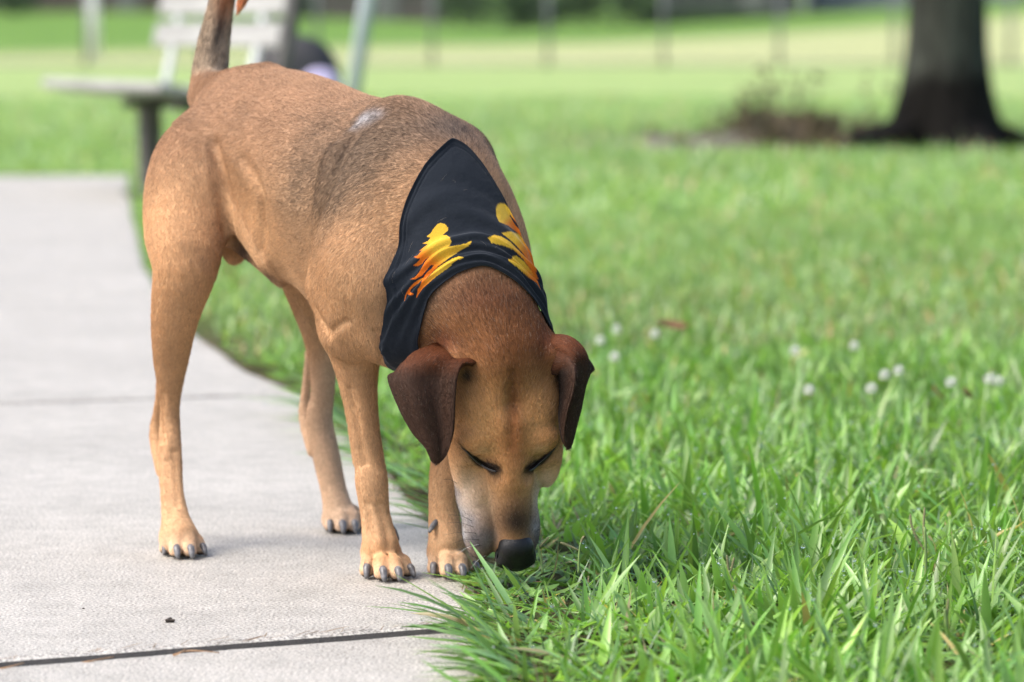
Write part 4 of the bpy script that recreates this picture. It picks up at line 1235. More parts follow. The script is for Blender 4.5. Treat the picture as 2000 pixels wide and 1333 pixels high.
# ---------------------------------------------------------------- closed eyelid rims
lid_m, nt, p = mat('eyelid_rim')
p.inputs['Base Color'].default_value = (0.006, 0.005, 0.005, 1); p.inputs['Roughness'].default_value = 0.3
for L3 in EYE:
    Q = catmull(np.array(L3) + HF * 0.0004, 22)
    V, F = tube(Q, np.interp(np.linspace(0, 1, 22), [0, 0.15, 0.6, 1], [0.0012, 0.0024, 0.0019, 0.0007]), 8)
    dpart('eyelid', np_mesh('eyelid', V, F, lid_m))
# ---------------------------------------------------------------- whiskers
wh_d = simple('whisker_hair', (0.01, 0.01, 0.01), (0.03, 0.028, 0.025), 50, 0.4)
wh_w = simple('white_whisker', (0.6, 0.58, 0.55), (0.75, 0.73, 0.7), 50, 0.4)
for (x, y, x2, y2, wt) in ((925, 1030, 872, 1022, 0), (930, 1042, 866, 1046, 0), (935, 1055, 884, 1062, 0), (940, 1066, 888, 1078, 0), (922, 1018, 876, 1006, 0), (935, 1064, 892, 1084, 1), (950, 1085, 918, 1112, 1),
                           (1046, 1040, 1072, 1030, 0), (1046, 1050, 1076, 1052, 0), (893, 945, 862, 938, 0)):
    a = surf(x, y)
    b = W(x2, y2, a[1] - 0.008)
    V, F = tube(catmull([a, (a + b) / 2 + np.array([0, 0, 0.003]), b], 6), np.linspace(0.00028, 0.0001, 6), 4)
    dpart('whisker', np_mesh('whisker', V, F, wh_w if wt else wh_d))
# ================================================================== BANDANA draped round the neck
BA0 = W(845, 400, 5.08); BT = nrm(W(975, 680, 4.92) - BA0)
BE1 = nrm(UP - BT * (UP @ BT)); BE2 = np.cross(BE1, BT)
TH_E = [-180, -150, -128, -112, -101, -90, -84, -70, -50, -30, -18, -10, -3, 6, 13, 20, 30, 45, 70, 100, 140, 180]
S_E =  [0.195, 0.195, 0.200, 0.194, 0.184, 0.172, 0.162, 0.122, 0.072, 0.036, 0.020, 0.008, 0.020, 0.050, 0.078, 0.106, 0.140, 0.178, 0.205, 0.205, 0.200, 0.195]
TH_R = [-180, -150, -120, -92, -69, -42, -18, 3, 22, 50, 90, 130, 180]
S_R =  [0.235, 0.232, 0.222, 0.200, 0.186, 0.184, 0.190, 0.212, 0.230, 0.245, 0.250, 0.245, 0.235]
NT, NS = 720, 190
th = np.linspace(-180, 180, NT + 1)[:-1]
def smooth1(y, n):
    for _ in range(n): y = 0.25 * np.roll(y, 1) + 0.5 * y + 0.25 * np.roll(y, -1)
    return y
sE = smooth1(np.interp(th, TH_E, S_E), 13); sR = smooth1(np.interp(th, TH_R, S_R), 110)
vv = np.linspace(0, 1, NS)
SS = sE[:, None] + (sR - sE)[:, None] * vv[None, :]
dirs = np.cos(np.radians(th))[:, None] * BE1 + np.sin(np.radians(th))[:, None] * BE2
# radius of the dog about the neck axis on a regular (angle, length) grid
sg = np.linspace(-0.02, 0.27, 59)
RG = np.zeros((NT // 3, len(sg)))
for i in range(NT // 3):
    dv = dirs[i * 3]
    for j, s in enumerate(sg):
        c = BA0 + BT * s
        h = bvh.ray_cast(Vector(c + dv * 0.24), Vector(-dv))
        RG[i, j] = 0.24 - h[3] if h[0] is not None else 0.08
RG = np.minimum(RG, 0.165)
lim = np.interp(np.abs((np.linspace(-180, 180, NT // 3 + 1)[:-1])), [0, 100, 130, 180], [0.17, 0.15, 0.118, 0.112])
RG = np.minimum(RG, lim[:, None])
for _ in range(20):
    RGs = 0.25 * np.roll(RG, 1, 0) + 0.5 * RG + 0.25 * np.roll(RG, -1, 0)
    RGs[:, 1:-1] = 0.25 * RGs[:, :-2] + 0.5 * RGs[:, 1:-1] + 0.25 * RGs[:, 2:]
    RG = np.maximum(RGs, RG - 0.0001)
ti = (np.arange(NT) / 3.0)
def rad_at(S):
    i0 = np.floor(ti).astype(int) % RG.shape[0]; i1 = (i0 + 1) % RG.shape[0]; f = (ti % 1)[:, None]
    x = np.clip((S - sg[0]) / (sg[1] - sg[0]), 0, len(sg) - 1.001); j = x.astype(int); g = x - j
    a = RG[i0[:, None], j] * (1 - g) + RG[i0[:, None], j + 1] * g
    b = RG[i1[:, None], j] * (1 - g) + RG[i1[:, None], j + 1] * g
    return a * (1 - f) + b * f
RR = rad_at(SS) + 0.0062
# folds: soft diagonal pulls on the cloth, and the rolled, bunched edge towards the head
t2 = np.radians(th)[:, None]
w_ = sR[:, None] - SS                          # distance from the rolled edge
RR += 0.0026 * np.sin(w_ * 85 + 1.6 * np.sin(t2 * 1.7) + 0.8) * np.exp(-((w_ - 0.07) / 0.05) ** 2)
RR += 0.0010 * np.sin(w_ * 190 - 2.2 * t2 + np.sin(t2 * 4.0)) * np.exp(-((w_ - 0.075) / 0.05) ** 2)
RR += 0.0008 * np.exp(-(((SS - sE[:, None]) - 0.006) / 0.0016) ** 2) - 0.0006 * np.exp(-(((SS - sE[:, None]) - 0.0095) / 0.0012) ** 2)
RR += 0.0012 * np.sin(t2 * 9 + w_ * 60) * np.exp(-(w_ / 0.10) ** 2)
RR += 0.0105 * np.exp(-((w_ - 0.040) / 0.0075) ** 2) * (0.6 + 0.4 * np.cos(t2 + 0.2))
RR += 0.0062 * np.exp(-((w_ - 0.015 - 0.004 * np.sin(t2 * 2)) / 0.0050) ** 2)
RR += 0.0048 * np.exp(-((w_ - 0.027 + 0.003 * np.sin(t2 * 3)) / 0.0038) ** 2)
RR += 0.0014 * np.sin(w_ * 800 + t2 * 3) * np.exp(-(w_ / 0.028) ** 2)
RR -= 0.0050 * np.exp(-(w_ / 0.0035) ** 2)
def cloth(RR):
    return BA0 + BT * SS[..., None] + dirs[:, None, :] * RR[..., None]
for _ in range(3):                              # keep the cloth clear of the coat
    BP = cloth(RR)
    PEN = np.zeros((NT, NS))
    for i in range(0, NT, 2):
        for j in range(0, NS, 3):
            v = Vector(BP[i, j])
            h, n, _i, d = bvh.find_nearest(v)
            dd = d if (v - h).dot(n) > 0 else -d
            PEN[i, j] = max(0.0, 0.0046 - dd)
    for ax, n in ((0, 10), (1, 10)):
        for k in range(n):
            PEN = np.maximum(PEN, 0.92 * np.maximum(np.roll(PEN, 1, ax), np.roll(PEN, -1, ax)) if k < 3 else PEN)
            PEN = 0.25 * np.roll(PEN, 1, ax) + 0.5 * PEN + 0.25 * np.roll(PEN, -1, ax)
    RR = RR + PEN
BP = cloth(RR)
V = BP.reshape(-1, 3)
ii, jj = np.meshgrid(np.arange(NT), np.arange(NS - 1), indexing='ij')
i2 = (ii + 1) % NT
Fq = np.stack([ii * NS + jj, i2 * NS + jj, i2 * NS + jj + 1, ii * NS + jj + 1], -1).reshape(-1, 4)
# inner side, so that the cloth has a thickness and a hem
inner = (BP - dirs[:, None, :] * 0.0013).reshape(-1, 3)
K = len(V)
V2 = np.concatenate([V, inner])
hem = [np.stack([np.arange(NT) * NS + e_, K + np.arange(NT) * NS + e_, K + ((np.arange(NT) + 1) % NT) * NS + e_, ((np.arange(NT) + 1) % NT) * NS + e_], 1) for e_ in (0, NS - 1)]
F2 = np.concatenate([Fq, Fq[:, ::-1] + K, hem[0], hem[1][:, ::-1]])
# flame print
def in_poly(P, poly):
    x, y = P[:, 0], P[:, 1]; r = np.zeros(len(P), bool)
    q = np.asarray(poly, float)
    for (x0, y0), (x1, y1) in zip(q, np.roll(q, -1, 0)):
        c = ((y0 > y) != (y1 > y)) & (x < (x1 - x0) * (y - y0) / (y1 - y0 + 1e-12) + x0)
        r ^= c
    return r
YEL, ORG = lin(196, 158, 52), lin(198, 100, 26)
FL = [  # outline, yellow end, orange end (photo pixels)
    ([(860.8, 435.8), (869.0, 437.8), (874.8, 445.2), (874.8, 450.1), (869.0, 455.1), (864.1, 459.2), (872.3, 460.0), (878.9, 464.2), (881.9, 472.4), (878.9, 479.0), (875.3, 482.3), (885.5, 480.7), (897.1, 479.0), (910.3, 475.7), (922.6, 469.9), (916.9, 479.0), (902.0, 488.9), (885.5, 498.8), (869.0, 510.4), (855.8, 520.3), (847.6, 528.5), (836.0, 540.1), (826.1, 553.3), (821.2, 558.2), (824.5, 546.7), (832.7, 533.5), (842.6, 525.2), (847.6, 517.8), (841.0, 518.6), (832.7, 528.5), (824.5, 538.4), (811.3, 545.8), (801.4, 545.8), (809.6, 542.5), (817.9, 533.5), (824.5, 521.9), (831.1, 510.4), (838.5, 501.3), (831.1, 507.1), (824.5, 515.3), (816.2, 520.3), (806.3, 519.4), (814.6, 513.7), (821.2, 505.4), (814.6, 504.6), (808.3, 502.1), (815.4, 499.6), (824.5, 488.9), (817.9, 491.4), (824.5, 485.6), (836.0, 477.4), (824.5, 475.7), (835.2, 471.6), (841.8, 464.2), (832.7, 462.5), (841.0, 455.9), (847.6, 446.0), (853.3, 438.6)], (864, 470), (822, 512)),
    ([(905.3, 502.9), (895.4, 501.3), (885.5, 504.6), (869.0, 513.7), (852.5, 525.2), (839.3, 538.4), (826.1, 551.6), (816.2, 564.8), (812.9, 583.0), (817.9, 574.7), (826.1, 563.2), (839.3, 551.6), (852.5, 540.1), (869.0, 528.5), (877.3, 521.9), (887.2, 512.0)], (880, 512), (818, 572)),
    ([(826.9, 542.5), (817.9, 546.7), (806.3, 554.9), (798.1, 564.8), (791.5, 576.4), (789.8, 589.6), (794.8, 574.7), (803.0, 577.2), (810.4, 574.7), (803.0, 572.2), (800.5, 568.1), (808.0, 559.9), (817.9, 553.3), (824.5, 546.7)], (850, 530), (812, 560)),
    ([(977.9, 397.3), (986.1, 399.0), (996.0, 409.7), (1004.3, 419.6), (1012.5, 434.5), (1015.0, 442.7), (1010.9, 439.4), (1004.3, 429.5), (996.0, 419.6), (996.0, 422.9), (1002.6, 434.5), (1010.9, 446.0), (1019.1, 454.3), (1026.5, 467.5), (1019.1, 462.5), (1007.6, 452.6), (992.7, 441.1), (974.6, 433.6), (969.6, 421.3), (968.8, 408.1), (972.1, 399.8)], (980, 415), (1004, 440)),
    ([(979.5, 455.9), (996.0, 452.1), (1012.5, 457.6), (1027.4, 470.8), (1038.9, 488.9), (1048.0, 512.0), (1048.0, 533.5), (1037.3, 520.3), (1029.0, 505.4), (1019.1, 492.2), (1005.9, 477.4), (992.7, 465.8)], (990, 458), (1036, 500)),
    ([(953.1, 465.0), (965.5, 459.2), (979.5, 462.5), (996.0, 472.4), (1012.5, 488.9), (1029.0, 505.4), (1042.2, 523.6), (1052.1, 546.7), (1045.5, 543.4), (1035.6, 525.2), (1022.4, 507.1), (1004.3, 488.9), (986.1, 480.7), (959.7, 474.9)], (962, 468), (1040, 530)),
    ([(1001.0, 502.1), (1007.6, 499.6), (1022.4, 510.4), (1037.3, 528.5), (1048.8, 546.7), (1056.2, 566.5), (1048.8, 553.3), (1032.3, 541.7), (1015.8, 526.9), (991.1, 507.1), (1001.0, 506.2)], (1004, 508), (1046, 552)),
]
PXV = PX(V)
facing = (dirs @ nrm((0.1, -0.9, 0.45)))[:, None].repeat(NS, 1).ravel() > -0.35
CC = np.tile(lin(31, 36, 43), (len(V), 1))
for poly, y_, o_ in FL:
    m_ = in_poly(PXV, poly) & facing
    y_, o_ = np.array(y_), np.array(o_)
    t = np.clip(((PXV - y_) @ (o_ - y_)) / ((o_ - y_) @ (o_ - y_)), 0, 1)
    t = sm(t, 0.25, 0.95)[:, None]
    CC[m_] = (YEL * (1 - t) + ORG * t)[m_]
def cloth_mat():
    m, nt, p = mat('bandana_cotton')
    a = nd(nt, 'ShaderNodeAttribute', attribute_name='print')
    wv = noise(nt, 1400, 2)
    n2 = noise(nt, 60, 4)
    c = mix(nt, 1.0, a.outputs['Color'], ramp(nt, wv, [(0.3, (0.8, 0.8, 0.8)), (0.7, (1.25, 1.25, 1.25))]), 'MULTIPLY')
    nt.links.new(c, p.inputs['Base Color'])
    p.inputs['Roughness'].default_value = 0.95
    p.inputs['Sheen Weight'].default_value = 0.12
    p.inputs['Sheen Roughness'].default_value = 0.4
    p.inputs['Specular IOR Level'].default_value = 0.12
    b = bump(nt, n2, 0.004, 0.5)
    b2 = nd(nt, 'ShaderNodeBump'); b2.inputs['Distance'].default_value = 0.0004; b2.inputs['Strength'].default_value = 0.5
    nt.links.new(wv, b2.inputs['Height']); nt.links.new(b, b2.inputs['Normal'])
    nt.links.new(b2.outputs['Normal'], p.inputs['Normal'])
    return m
bme = np_mesh('bandana', V2, F2, cloth_mat())
set_col(bme, 'print', np.concatenate([CC, np.tile(lin(31, 36, 43), (K, 1))]))
ban = link('bandana', bme)
tag(ban, 'black bandana with yellow and orange flames tied round the dog\'s neck', 'bandana')
# loose dog hairs caught on the cloth
hair_m = simple('shed_hair', (0.25, 0.21, 0.17), (0.4, 0.34, 0.28), 40, 0.5)
HV, HF_, hb = [], [], 0
for k in range(70):
    i = int(rng.integers(0, NT)); j = int(rng.integers(8, NS - 12))
    a = th[i]
    if not -110 < a < 40 or sR[i] - sE[i] < 0.03: continue
    di, dj = int(rng.integers(-14, 15)), int(rng.integers(-8, 9))
    q = [BP[(i + int(di * t)) % NT, min(max(j + int(dj * t), 0), NS - 1)] + dirs[i] * (0.0008 + 0.001 * math.sin(t * 3)) for t in (0, 0.35, 0.7, 1)]
    v, f = tube(catmull(q, 7), 0.00005, 4)
    HV.append(v); HF_ += [tuple(x + hb for x in ff) for ff in f]; hb += len(v)
sh = link('shed_hair', np_mesh('shed_hair', np.concatenate(HV), HF_, hair_m), ban); sh['kind'] = 'stuff'
# no hair where the cloth lies on the coat
qq = SV - BA0
s_v = qq @ BT; th_v = np.degrees(np.arctan2(qq @ BE2, qq @ BE1)); r_v = np.linalg.norm(qq - s_v[:, None] * BT, axis=1)
ce = np.interp(th_v, th, sE, period=360); cr = np.interp(th_v, th, sR, period=360)
COVER = ((s_v > ce + 0.006) & (s_v < cr - 0.004) & (r_v < 0.17)).astype(float)
COVER[NB:] = 0
FUR_DENS = 1.0
grow_fur(COVER)
# ================================================================== GRASS
def blade_mat():
    m, nt, p = mat('grass_blade')
    a = nd(nt, 'ShaderNodeAttribute', attribute_name='tint')
    nt.links.new(a.outputs['Color'], p.inputs['Base Color'])
    p.inputs['Roughness'].default_value = 0.36
    p.inputs['Specular IOR Level'].default_value = 0.6
    tr = nd(nt, 'ShaderNodeBsdfTranslucent')
    nt.links.new(mix(nt, 1.0, a.outputs['Color'], (1.25, 1.35, 0.55), 'MULTIPLY'), tr.inputs['Color'])
    ms = nd(nt, 'ShaderNodeMixShader'); ms.inputs[0].default_value = 0.38
    nt.links.new(p.outputs[0], ms.inputs[1]); nt.links.new(tr.outputs[0], ms.inputs[2])
    nt.links.new(ms.outputs[0], nt.nodes['Material Output'].inputs['Surface'])
    return m
blade_m = blade_mat()
def blades(P, head, L, wid, a0, a1, tint, K=4, across=3, twist=None, fold=0.30):
    """P roots, head azimuth, L length, wid width, a0/a1 lean from upright at foot and tip"""
    n = len(P)
    hd = np.stack([np.cos(head), np.sin(head), np.zeros(n)], 1); sd = np.stack([-np.sin(head), np.cos(head), np.zeros(n)], 1)
    if twist is None: twist = rng.normal(0, 0.5, n)
    pos = P.copy(); rows = []; 
    for k in range(K + 1):
        t = k / K
        ang = a0 + (a1 - a0) * t
        dr = hd * np.sin(ang)[:, None] + UP * np.cos(ang)[:, None]
        if k: pos = pos + dr * (L / K)[:, None]
        nrml = hd * np.cos(ang)[:, None] - UP * np.sin(ang)[:, None]
        tw = twist * t
        s2 = sd * np.cos(tw)[:, None] + nrml * np.sin(tw)[:, None]
        n2 = nrml * np.cos(tw)[:, None] - sd * np.sin(tw)[:, None]
        w = wid * (0.62 + 0.38 * min(1, t * 3)) * max(0.04, 1 - max(0, (t - 0.35) / 0.65) ** 1.7) * 0.5
        q = pos.copy(); q[:, 2] = np.maximum(q[:, 2], 0.004 + 0.002 * k)
        if across == 3: rows.append(np.stack([q - s2 * w[:, None], q + n2 * (w * fold)[:, None], q + s2 * w[:, None]], 1))
        else: rows.append(np.stack([q - s2 * w[:, None], q + s2 * w[:, None]], 1))
    V = np.stack(rows, 1)                                    # n, K+1, across, 3
    pv = (K + 1) * across
    f = [(k * across + c, k * across + c + 1, (k + 1) * across + c + 1, (k + 1) * across + c) for k in range(K) for c in range(across - 1)]
    F = (np.arange(n) * pv)[:, None, None] + np.array(f)[None]
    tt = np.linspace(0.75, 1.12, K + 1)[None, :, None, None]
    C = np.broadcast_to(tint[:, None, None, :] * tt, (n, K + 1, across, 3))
    return V.reshape(-1, 3), F.reshape(-1, 4), C.reshape(-1, 3)
def join(parts):
    V, F, C = [], [], []; b = 0
    for v, f, c in parts:
        V.append(v); F.append(f + b); C.append(c); b += len(v)
    return np.concatenate(V), np.concatenate(F), np.concatenate(C)
def tints(n, P, dead=0.04):
    pal = np.array([(0.070, 0.180, 0.045), (0.115, 0.260, 0.062), (0.165, 0.300, 0.115), (0.205, 0.340, 0.075), (0.220, 0.330, 0.190)])
    w = rng.dirichlet(np.ones(5) * 0.35, n)
    C = w @ pal
    C *= (0.62 + 0.72 * rng.random(n))[:, None]
    big = 0.5 + 0.5 * np.sin(P[:, 0] * 3.1 + 2 * np.sin(P[:, 1] * 1.3)) * np.sin(P[:, 1] * 2.2 + 1.0)
    C *= (0.86 + 0.26 * big)[:, None]
    d = rng.random(n) < dead
    C[d] = np.array([(0.40, 0.33, 0.18)]) * (0.6 + 0.6 * rng.random((d.sum(), 1)))
    return C
def lawn_pts(n, y0, y1, margin, pw=1.0):
    """random spots on the lawn within the wedge the camera can see, plus a margin on both sides"""
    out = []
    while sum(len(o) for o in out) < n:
        y = y0 + (y1 - y0) * rng.random(n) ** pw
        half = 0.137 * y + margin
        x = rng.uniform(-1, 1, n) * half
        keep = (rng.random(n) < half / (0.137 * y1 + margin)) & (x > edge_x(y) + 0.004 + np.clip(0.030 + 0.045 * np.sin(y * 5.1 + 0.7) * np.sin(y * 13.7) + 0.02 * np.sin(y * 31), 0, 1) * np.interp(y, [4.4, 5.4, 7.4, 9.5, 12], [0.2, 0.6, 1.3, 1.6, 1.0])) | ((y > 19.7) & (rng.random(n) < half / (0.137 * y1 + margin)))
        out.append(np.stack([x, y, np.full(n, -0.010)], 1)[keep])
    return np.concatenate(out)[:n]
if True:
    parts_ = []
    # sharp foreground: clumps of broad blades
    nc = 4300
    cpt = lawn_pts(nc, 3.5, 8.6, 0.45)
    per = rng.integers(5, 12, nc)
    ci = np.repeat(np.arange(nc), per); n = len(ci)
    rad = np.abs(rng.normal(0, 0.016, n)); an = rng.uniform(0, 2 * np.pi, n)
    P = cpt[ci] + np.stack([np.cos(an) * rad, np.sin(an) * rad, np.zeros(n)], 1)
    csize = np.clip(rng.normal(1.0, 0.25, nc), 0.5, 1.7)
    edge_d = P[:, 0] - edge_x(P[:, 1])
    snout = np.where((P[:, 1] > 4.5) & (P[:, 1] < 5.25) & (P[:, 0] < 0.075), 0.60, 1.0)      # nibbled and trodden where the dog stands
    L = snout * csize[ci] * np.clip(rng.normal(0.072, 0.023, n), 0.03, 0.14) * np.interp(edge_d, [0, 0.12, 0.35], [0.80, 0.74, 1.0]) * np.interp(P[:, 1], [5, 6.5, 8.6], [1.0, 0.82, 0.66])
    a0 = np.abs(rng.normal(0.52, 0.42, n)); a1 = a0 + np.abs(rng.normal(0.65, 0.50, n))
    hd = an + rng.normal(0, 0.7, n)
    nearedge = edge_d < 0.05
    hd = np.where(nearedge & (rng.random(n) < 0.6), np.pi + rng.normal(0, 0.8, n), hd)
    a0 = np.where(edge_d < 0.16, a0 + 0.30, a0); a0 = np.where(nearedge, a0 + 0.35, a0); a1 = np.where(nearedge, a1 + 0.3, a1)
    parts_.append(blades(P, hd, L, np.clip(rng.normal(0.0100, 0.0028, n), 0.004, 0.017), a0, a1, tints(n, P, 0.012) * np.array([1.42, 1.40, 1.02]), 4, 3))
    # long runners spilling on to the path
    n = 190
    y = np.concatenate([rng.uniform(4.15, 4.66, 110), rng.uniform(6.5, 7.3, 90), rng.uniform(5.3, 6.5, 50)]); n = len(y)
    P = np.stack([edge_x(y) + np.abs(rng.normal(0.0, 0.035, n)), y, np.full(n, 0.004)], 1)
    a0 = np.clip(rng.normal(1.05, 0.2, n), 0.5, 1.45)
    parts_.append(blades(P, np.pi + rng.normal(0.15, 0.55, n), np.clip(rng.normal(0.10, 0.028, n), 0.05, 0.17) * np.where(y > 6.4, 1.35, 1.0), np.clip(rng.normal(0.0085, 0.002, n), 0.005, 0.013), a0, a0 + np.abs(rng.normal(0.35, 0.2, n)), tints(n, P, 0.03), 5, 3))
    # fine filler between them
    n = 13000
    P = lawn_pts(n, 3.5, 9.0, 0.45)
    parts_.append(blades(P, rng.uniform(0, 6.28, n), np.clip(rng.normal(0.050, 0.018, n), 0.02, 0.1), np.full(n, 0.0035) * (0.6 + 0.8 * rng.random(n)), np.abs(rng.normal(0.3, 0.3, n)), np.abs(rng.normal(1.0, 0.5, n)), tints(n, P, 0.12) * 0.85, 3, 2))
    V, F, C = join(parts_)
    NEARV = V.reshape(-1, 3)
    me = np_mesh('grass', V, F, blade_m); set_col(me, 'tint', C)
    o = link('grass', me); tag(o, 'lush broad-bladed wet grass beside the path', kind='stuff')
    # mid lawn, out of focus
    parts_ = []
    n = 46000
    P = lawn_pts(n, 8.4, 15, 0.8)
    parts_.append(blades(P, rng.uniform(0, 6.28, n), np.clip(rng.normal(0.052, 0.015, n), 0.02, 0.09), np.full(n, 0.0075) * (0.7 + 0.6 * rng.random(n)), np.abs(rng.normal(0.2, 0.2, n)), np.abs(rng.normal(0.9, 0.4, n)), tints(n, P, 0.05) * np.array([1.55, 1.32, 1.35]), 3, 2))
    n = 60000
    P = lawn_pts(n, 14.5, 42, 1.5)
    P = P[~((np.abs(P[:, 1] - TB[1]) < 1.2) & (P[:, 0] > 0.8) & (P[:, 0] < 4))]; n = len(P)
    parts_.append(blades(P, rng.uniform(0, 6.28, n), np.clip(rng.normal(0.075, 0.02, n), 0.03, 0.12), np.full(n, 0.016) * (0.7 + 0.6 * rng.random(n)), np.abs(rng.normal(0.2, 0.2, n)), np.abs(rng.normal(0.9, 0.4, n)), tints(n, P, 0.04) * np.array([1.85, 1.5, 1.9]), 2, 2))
    V, F, C = join(parts_)
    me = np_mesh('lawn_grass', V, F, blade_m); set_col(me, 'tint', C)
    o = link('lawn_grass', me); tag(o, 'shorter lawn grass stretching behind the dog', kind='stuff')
    # dead straw and crumbs along the path edge and in the joint
    n = 2600
    y = rng.uniform(3.6, 9.0, n); x = edge_x(y) + np.abs(rng.normal(0, 0.05, n)) - 0.022
    P = np.stack([x, y, np.where(x < edge_x(y), 0.003, 0.006 + 0.02 * rng.random(n))], 1)
    k = 110
    xj = rng.uniform(-1.0, edge_x(4.63), k); P[:k] = np.stack([xj, 4.63 + (xj - edge_x(4.63)) * 0.51 + rng.normal(0, 0.007, k), np.full(k, -0.004) + 0.006 * rng.random(k)], 1)
    hd = rng.uniform(0, 6.28, n); hd[:k] = math.atan2(0.51, 1) + rng.normal(0, 0.25, k)
    V, F, C = blades(P, hd, np.clip(rng.normal(0.020, 0.012, n), 0.005, 0.055), np.full(n, 0.0016), np.full(n, 1.5), np.full(n, 1.57) + rng.normal(0, 0.06, n), np.array([(0.19, 0.115, 0.06)]) * (0.3 + 1.0 * rng.random((n, 1))), 3, 2)
    me = np_mesh('straw', V, F, blade_m); set_col(me, 'tint', C)
    o = link('straw', me); tag(o, 'dead straw and crumbs along the path edge', kind='stuff')
    # dew
    ib = bmesh.new(); bmesh.ops.create_icosphere(ib, subdivisions=2, radius=1.0)
    iv = np.array([v.co[:] for v in ib.verts]); iff = np.array([[v.index for v in f.verts] for f in ib.faces]); ib.free()
    n = 3200
    nb = len(cpt)
    idx = rng.integers(0, len(NEARV), 24000)
    pk = NEARV[idx]; pk = pk[(pk[:, 2] > 0.03) & (pk[:, 1] < 7.2)][:n]; n = len(pk)
    r = np.clip(rng.lognormal(-6.6, 0.4, n), 0.0006, 0.0028)
    V = (pk[:, None, :] + iv[None] * r[:, None, None] + np.array([0, 0, 0.0006])).reshape(-1, 3)
    F = (np.arange(n) * len(iv))[:, None, None] + iff[None]
    m, nt, p = mat('dew_water'); p.inputs['Base Color'].default_value = (1, 1, 1, 1); p.inputs['Roughness'].default_value = 0.02
    p.inputs['Transmission Weight'].default_value = 1.0; p.inputs['IOR'].default_value = 1.33
    o = link('dew', np_mesh('dew', V, F.reshape(-1, 3), m)); tag(o, 'dew drops on the grass blades', kind='stuff')

# ================================================================== SMALL THINGS IN THE GRASS AND ON THE PATH
white_f = simple('clover_petal', (0.80, 0.81, 0.77), (0.90, 0.90, 0.88), 90, 0.7)
stem_f = simple('clover_stem', (0.10, 0.22, 0.05), (0.16, 0.28, 0.08), 20, 0.6)
def clover_head(r):
    V, F = [], []; b = 0
    rr = np.random.default_rng(5)
    for k in range(60):
        z = 1 - 1.7 * (k + 0.5) / 60; a = k * 2.39996
        d = np.array([math.sqrt(max(0, 1 - z * z)) * math.cos(a), math.sqrt(max(0, 1 - z * z)) * math.sin(a), z])
        u = nrm(np.cross(d, (0.3, 0.2, 0.9))); w = np.cross(d, u)
        base = d * r * 0.35; tipp = d * r * (0.95 + 0.15 * rr.random())
        V += [base, (base + tipp) / 2 + u * r * 0.14, tipp, (base + tipp) / 2 - u * r * 0.14, (base + tipp) / 2 + w * r * 0.12]
        F += [(b, b + 1, b + 2), (b, b + 2, b + 3), (b, b + 4, b + 2)]; b += 5
    return np.array(V), F
ch_me = np_mesh('flower_head', *clover_head(0.0120), white_f)
V, F = tube(catmull([(0, 0, -0.085), (0.006, 0.003, -0.04), (0, 0, 0)], 6), 0.0012, 5)
cs_me = np_mesh('stem', V, F, stem_f)
def clover(px, py, label):
    g = G(px, py, 0.070)
    o = link('clover_flower', None); o.location = (g[0], g[1], 0.0)
    tag(o, label, 'flower', 'white clover flowers scattered in the lawn')
    h = link('flower_head', ch_me, o); h.location = (0, 0, 0.072)
    s_ = link('stem', cs_me, o); s_.location = (0, 0, 0.066)
for px, py, lab in ((1279, 655, 'white clover flower just left of the brown fallen leaf'), (1172, 668, 'white clover flower nearest the dog\'s ear, upper of the pair'), (1200, 700, 'white clover flower below the pair beside the dog\'s ear'),
                    (1204, 646, 'faint white clover flower above the dog\'s ear tip'), (1553, 688, 'white clover flower standing alone in the middle of the lawn'), (1668, 678, 'white clover flower farther back in the middle of the lawn'),
                    (1728, 735, 'white clover flower, left of the close pair on the lawn'), (1755, 727, 'white clover flower, right of the close pair on the lawn'), (1702, 762, 'white clover flower just below the close pair'),
                    (1857, 750, 'white clover flower above the reddish brown leaf'), (1932, 744, 'white clover flower, left of the two at the right edge'), (1950, 748, 'white clover flower, right of the two at the right edge'),
                    (1580, 765, 'white clover flower beside a pale grass stem'), (1478, 390, 'white clover flower far back on the lawn'), (1450, 392, 'white clover flower far back, left of its neighbour')):
    clover(px, py, lab)
leaf_br = simple('dead_leaf', (0.13, 0.055, 0.028), (0.24, 0.12, 0.06), 40, 0.8)
def dead_leaf(px, py, z, size, rot, label):
    g = G(px, py, z)
    V, F = [], []
    us = np.linspace(-1, 1, 9); vs = np.linspace(-1, 1, 5)
    for u in us:
        w = 0.42 * (1 - u * u) ** 0.8 + 0.01
        for v in vs: V.append((u * size, v * w * size, 0.22 * size * (v * v) + 0.25 * size * u * u * 0.6))
    F = [(i * 5 + j, i * 5 + j + 1, (i + 1) * 5 + j + 1, (i + 1) * 5 + j) for i in range(8) for j in range(4)]
    o = link('fallen_leaf', np_mesh('fallen_leaf', V, F, leaf_br)); o.location = (g[0], g[1], z); o.rotation_euler = rot
    md = o.modifiers.new('thickness', 'SOLIDIFY'); md.thickness = 0.0008
    tag(o, label, 'leaf')
dead_leaf(1312, 640, 0.085, 0.036, (0.5, 0.2, 0.3), 'curled brown fallen leaf in the grass right of the dog')
dead_leaf(1886, 772, 0.070, 0.026, (0.9, 0.3, 1.2), 'small reddish brown leaf low in the grass near the right edge')
dead_leaf(1830, 770, 0.055, 0.018, (0.4, 0.8, 0.4), 'tiny brown leaf scrap beside the reddish leaf')
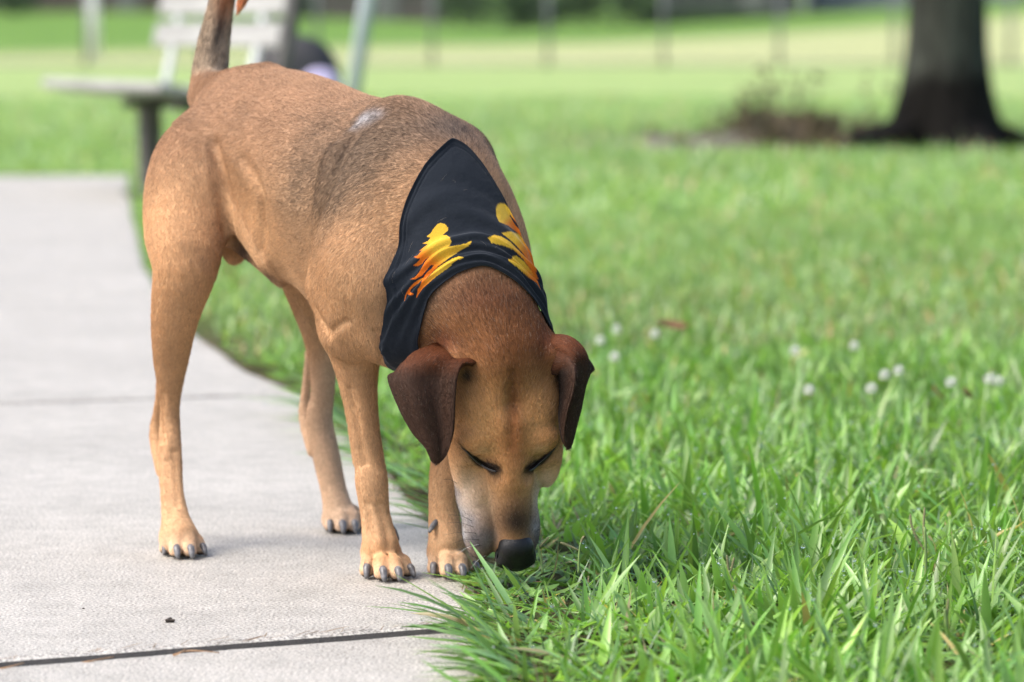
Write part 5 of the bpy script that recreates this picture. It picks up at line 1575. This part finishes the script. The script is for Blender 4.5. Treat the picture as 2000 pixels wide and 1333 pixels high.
# seed stalks
stalk_m = simple('seed_stalk', (0.11, 0.20, 0.05), (0.20, 0.27, 0.09), 40, 0.55)
seed_m = simple('seed_spike', (0.16, 0.17, 0.07), (0.28, 0.25, 0.13), 300, 0.7)
def stalk(pts, d, spikes, label, r=0.0017):
    P = catmull([W(x, y, d) for x, y in pts], 14); b = P[0].copy()
    o = link('seed_stalk', None); o.location = b
    V, F = tube(P - b, np.linspace(r * 1.3, r, 14), 7); link('stem', np_mesh('stem', V, F, stalk_m), o)
    for sp in spikes:
        Q = catmull([W(x, y, d + 0.004) for x, y in sp], 26) - b
        n = len(Q); rr = 0.0016 * (1 + 0.45 * np.where(np.arange(n) % 2, 1, -1)) * np.interp(np.arange(n), [0, 4, n - 4, n], [0.6, 1, 1, 0.4])
        V, F = tube(Q, rr, 6); link('spike', np_mesh('spike', V, F, seed_m), o)
    tag(o, label, 'grass stalk', 'seed stalks standing in the grass')
stalk([(1806, 1200), (1808, 1140), (1808, 1075), (1806, 1030)], 4.72, [[(1806, 1060), (1804, 1030), (1806, 992)], [(1805, 1075), (1790, 1050), (1780, 1024), (1778, 1005)]], 'tallest seed stalk with forked tip above the wet grass')
stalk([(1428, 1180), (1426, 1150), (1424, 1115)], 4.75, [[(1424, 1130), (1422, 1105), (1420, 1085)], [(1424, 1126), (1430, 1106), (1434, 1090)]], 'short forked seed stalk in the middle of the foreground grass')
stalk([(1130, 1120), (1131, 1085), (1134, 1060)], 4.85, [[(1134, 1064), (1138, 1052), (1142, 1048)], [(1130, 1075), (1110, 1066), (1094, 1060)]], 'thin dark seed stalk right beside the dog\'s nose', 0.0013)
stalk([(1060, 1120), (1056, 1090), (1050, 1065)], 4.9, [[(1052, 1072), (1060, 1062), (1072, 1050)]], 'pale seed stalk touching the dog\'s nose', 0.0013)
stalk([(1855, 1290), (1850, 1240), (1846, 1200), (1846, 1190)], 4.4, [[(1846, 1215), (1850, 1195), (1852, 1170)]], 'dark seed stalk near the bottom of the lawn', 0.002)
# crumb of dirt on the slab, twigs in the joint
def lump(name, px, py, r, m, label, cat):
    b = bmesh.new(); bmesh.ops.create_icosphere(b, subdivisions=3, radius=r)
    for v in b.verts:
        k = 1 + 0.35 * math.sin(v.co.x * 4 / r + 1) * math.sin(v.co.y * 3 / r) + 0.2 * math.sin(v.co.z * 7 / r)
        v.co *= k; v.co.z *= 0.7; v.co.x *= 1.3
    g = G(px, py); o = bm_obj(name, b, m, None, (g[0], g[1], r * 0.6), smooth=True); tag(o, label, cat)
crumb_m = simple('dark_crumb', (0.02, 0.016, 0.013), (0.07, 0.055, 0.045), 300, 0.9)
lump('dirt_crumb', 332, 1216, 0.0042, crumb_m, 'small dark crumb of dirt lying on the concrete slab', 'dirt')
lump('dirt_crumb', 163, 1190, 0.0012, crumb_m, 'tiny dark speck of dirt on the slab near the left edge', 'dirt')
twig_m = simple('dry_twig', (0.22, 0.12, 0.06), (0.42, 0.27, 0.15), 90, 0.8)
def twig(pts, r, label):
    P = catmull([G(x, y, z) for x, y, z in pts], 12)
    V, F = tube(P, np.linspace(r, r * 0.6, 12), 6)
    o = link('dry_twig', np_mesh('dry_twig', V, F, twig_m)); tag(o, label, 'twig', 'dry twigs caught along the path joint')
twig([(338, 1280, 0.002), (362, 1272, 0.005), (395, 1272, 0.006), (428, 1275, 0.003)], 0.0011, 'longest dry twig lying across the slab joint')
twig([(340, 1281, 0.002), (352, 1276, 0.006), (362, 1268, 0.007)], 0.0009, 'short forked end of dry twig beside the longest one in the joint')
twig([(150, 1297, -0.002), (185, 1290, 0.002), (222, 1283, 0.001)], 0.0012, 'dark dry twig in the joint left of the longest twig')
twig([(0, 1307, 0.0), (25, 1301, 0.003), (46, 1295, 0.002)], 0.0011, 'dry twig in the joint at the left edge')
twig([(925, 1240, 0.006), (955, 1246, 0.012), (1000, 1252, 0.014)], 0.0022, 'pale dry twig on the soil where the joint meets the grass')
twig([(960, 1300, 0.006), (985, 1294, 0.010), (1010, 1288, 0.012)], 0.0014, 'thin brown twig under the grass at the slab corner')
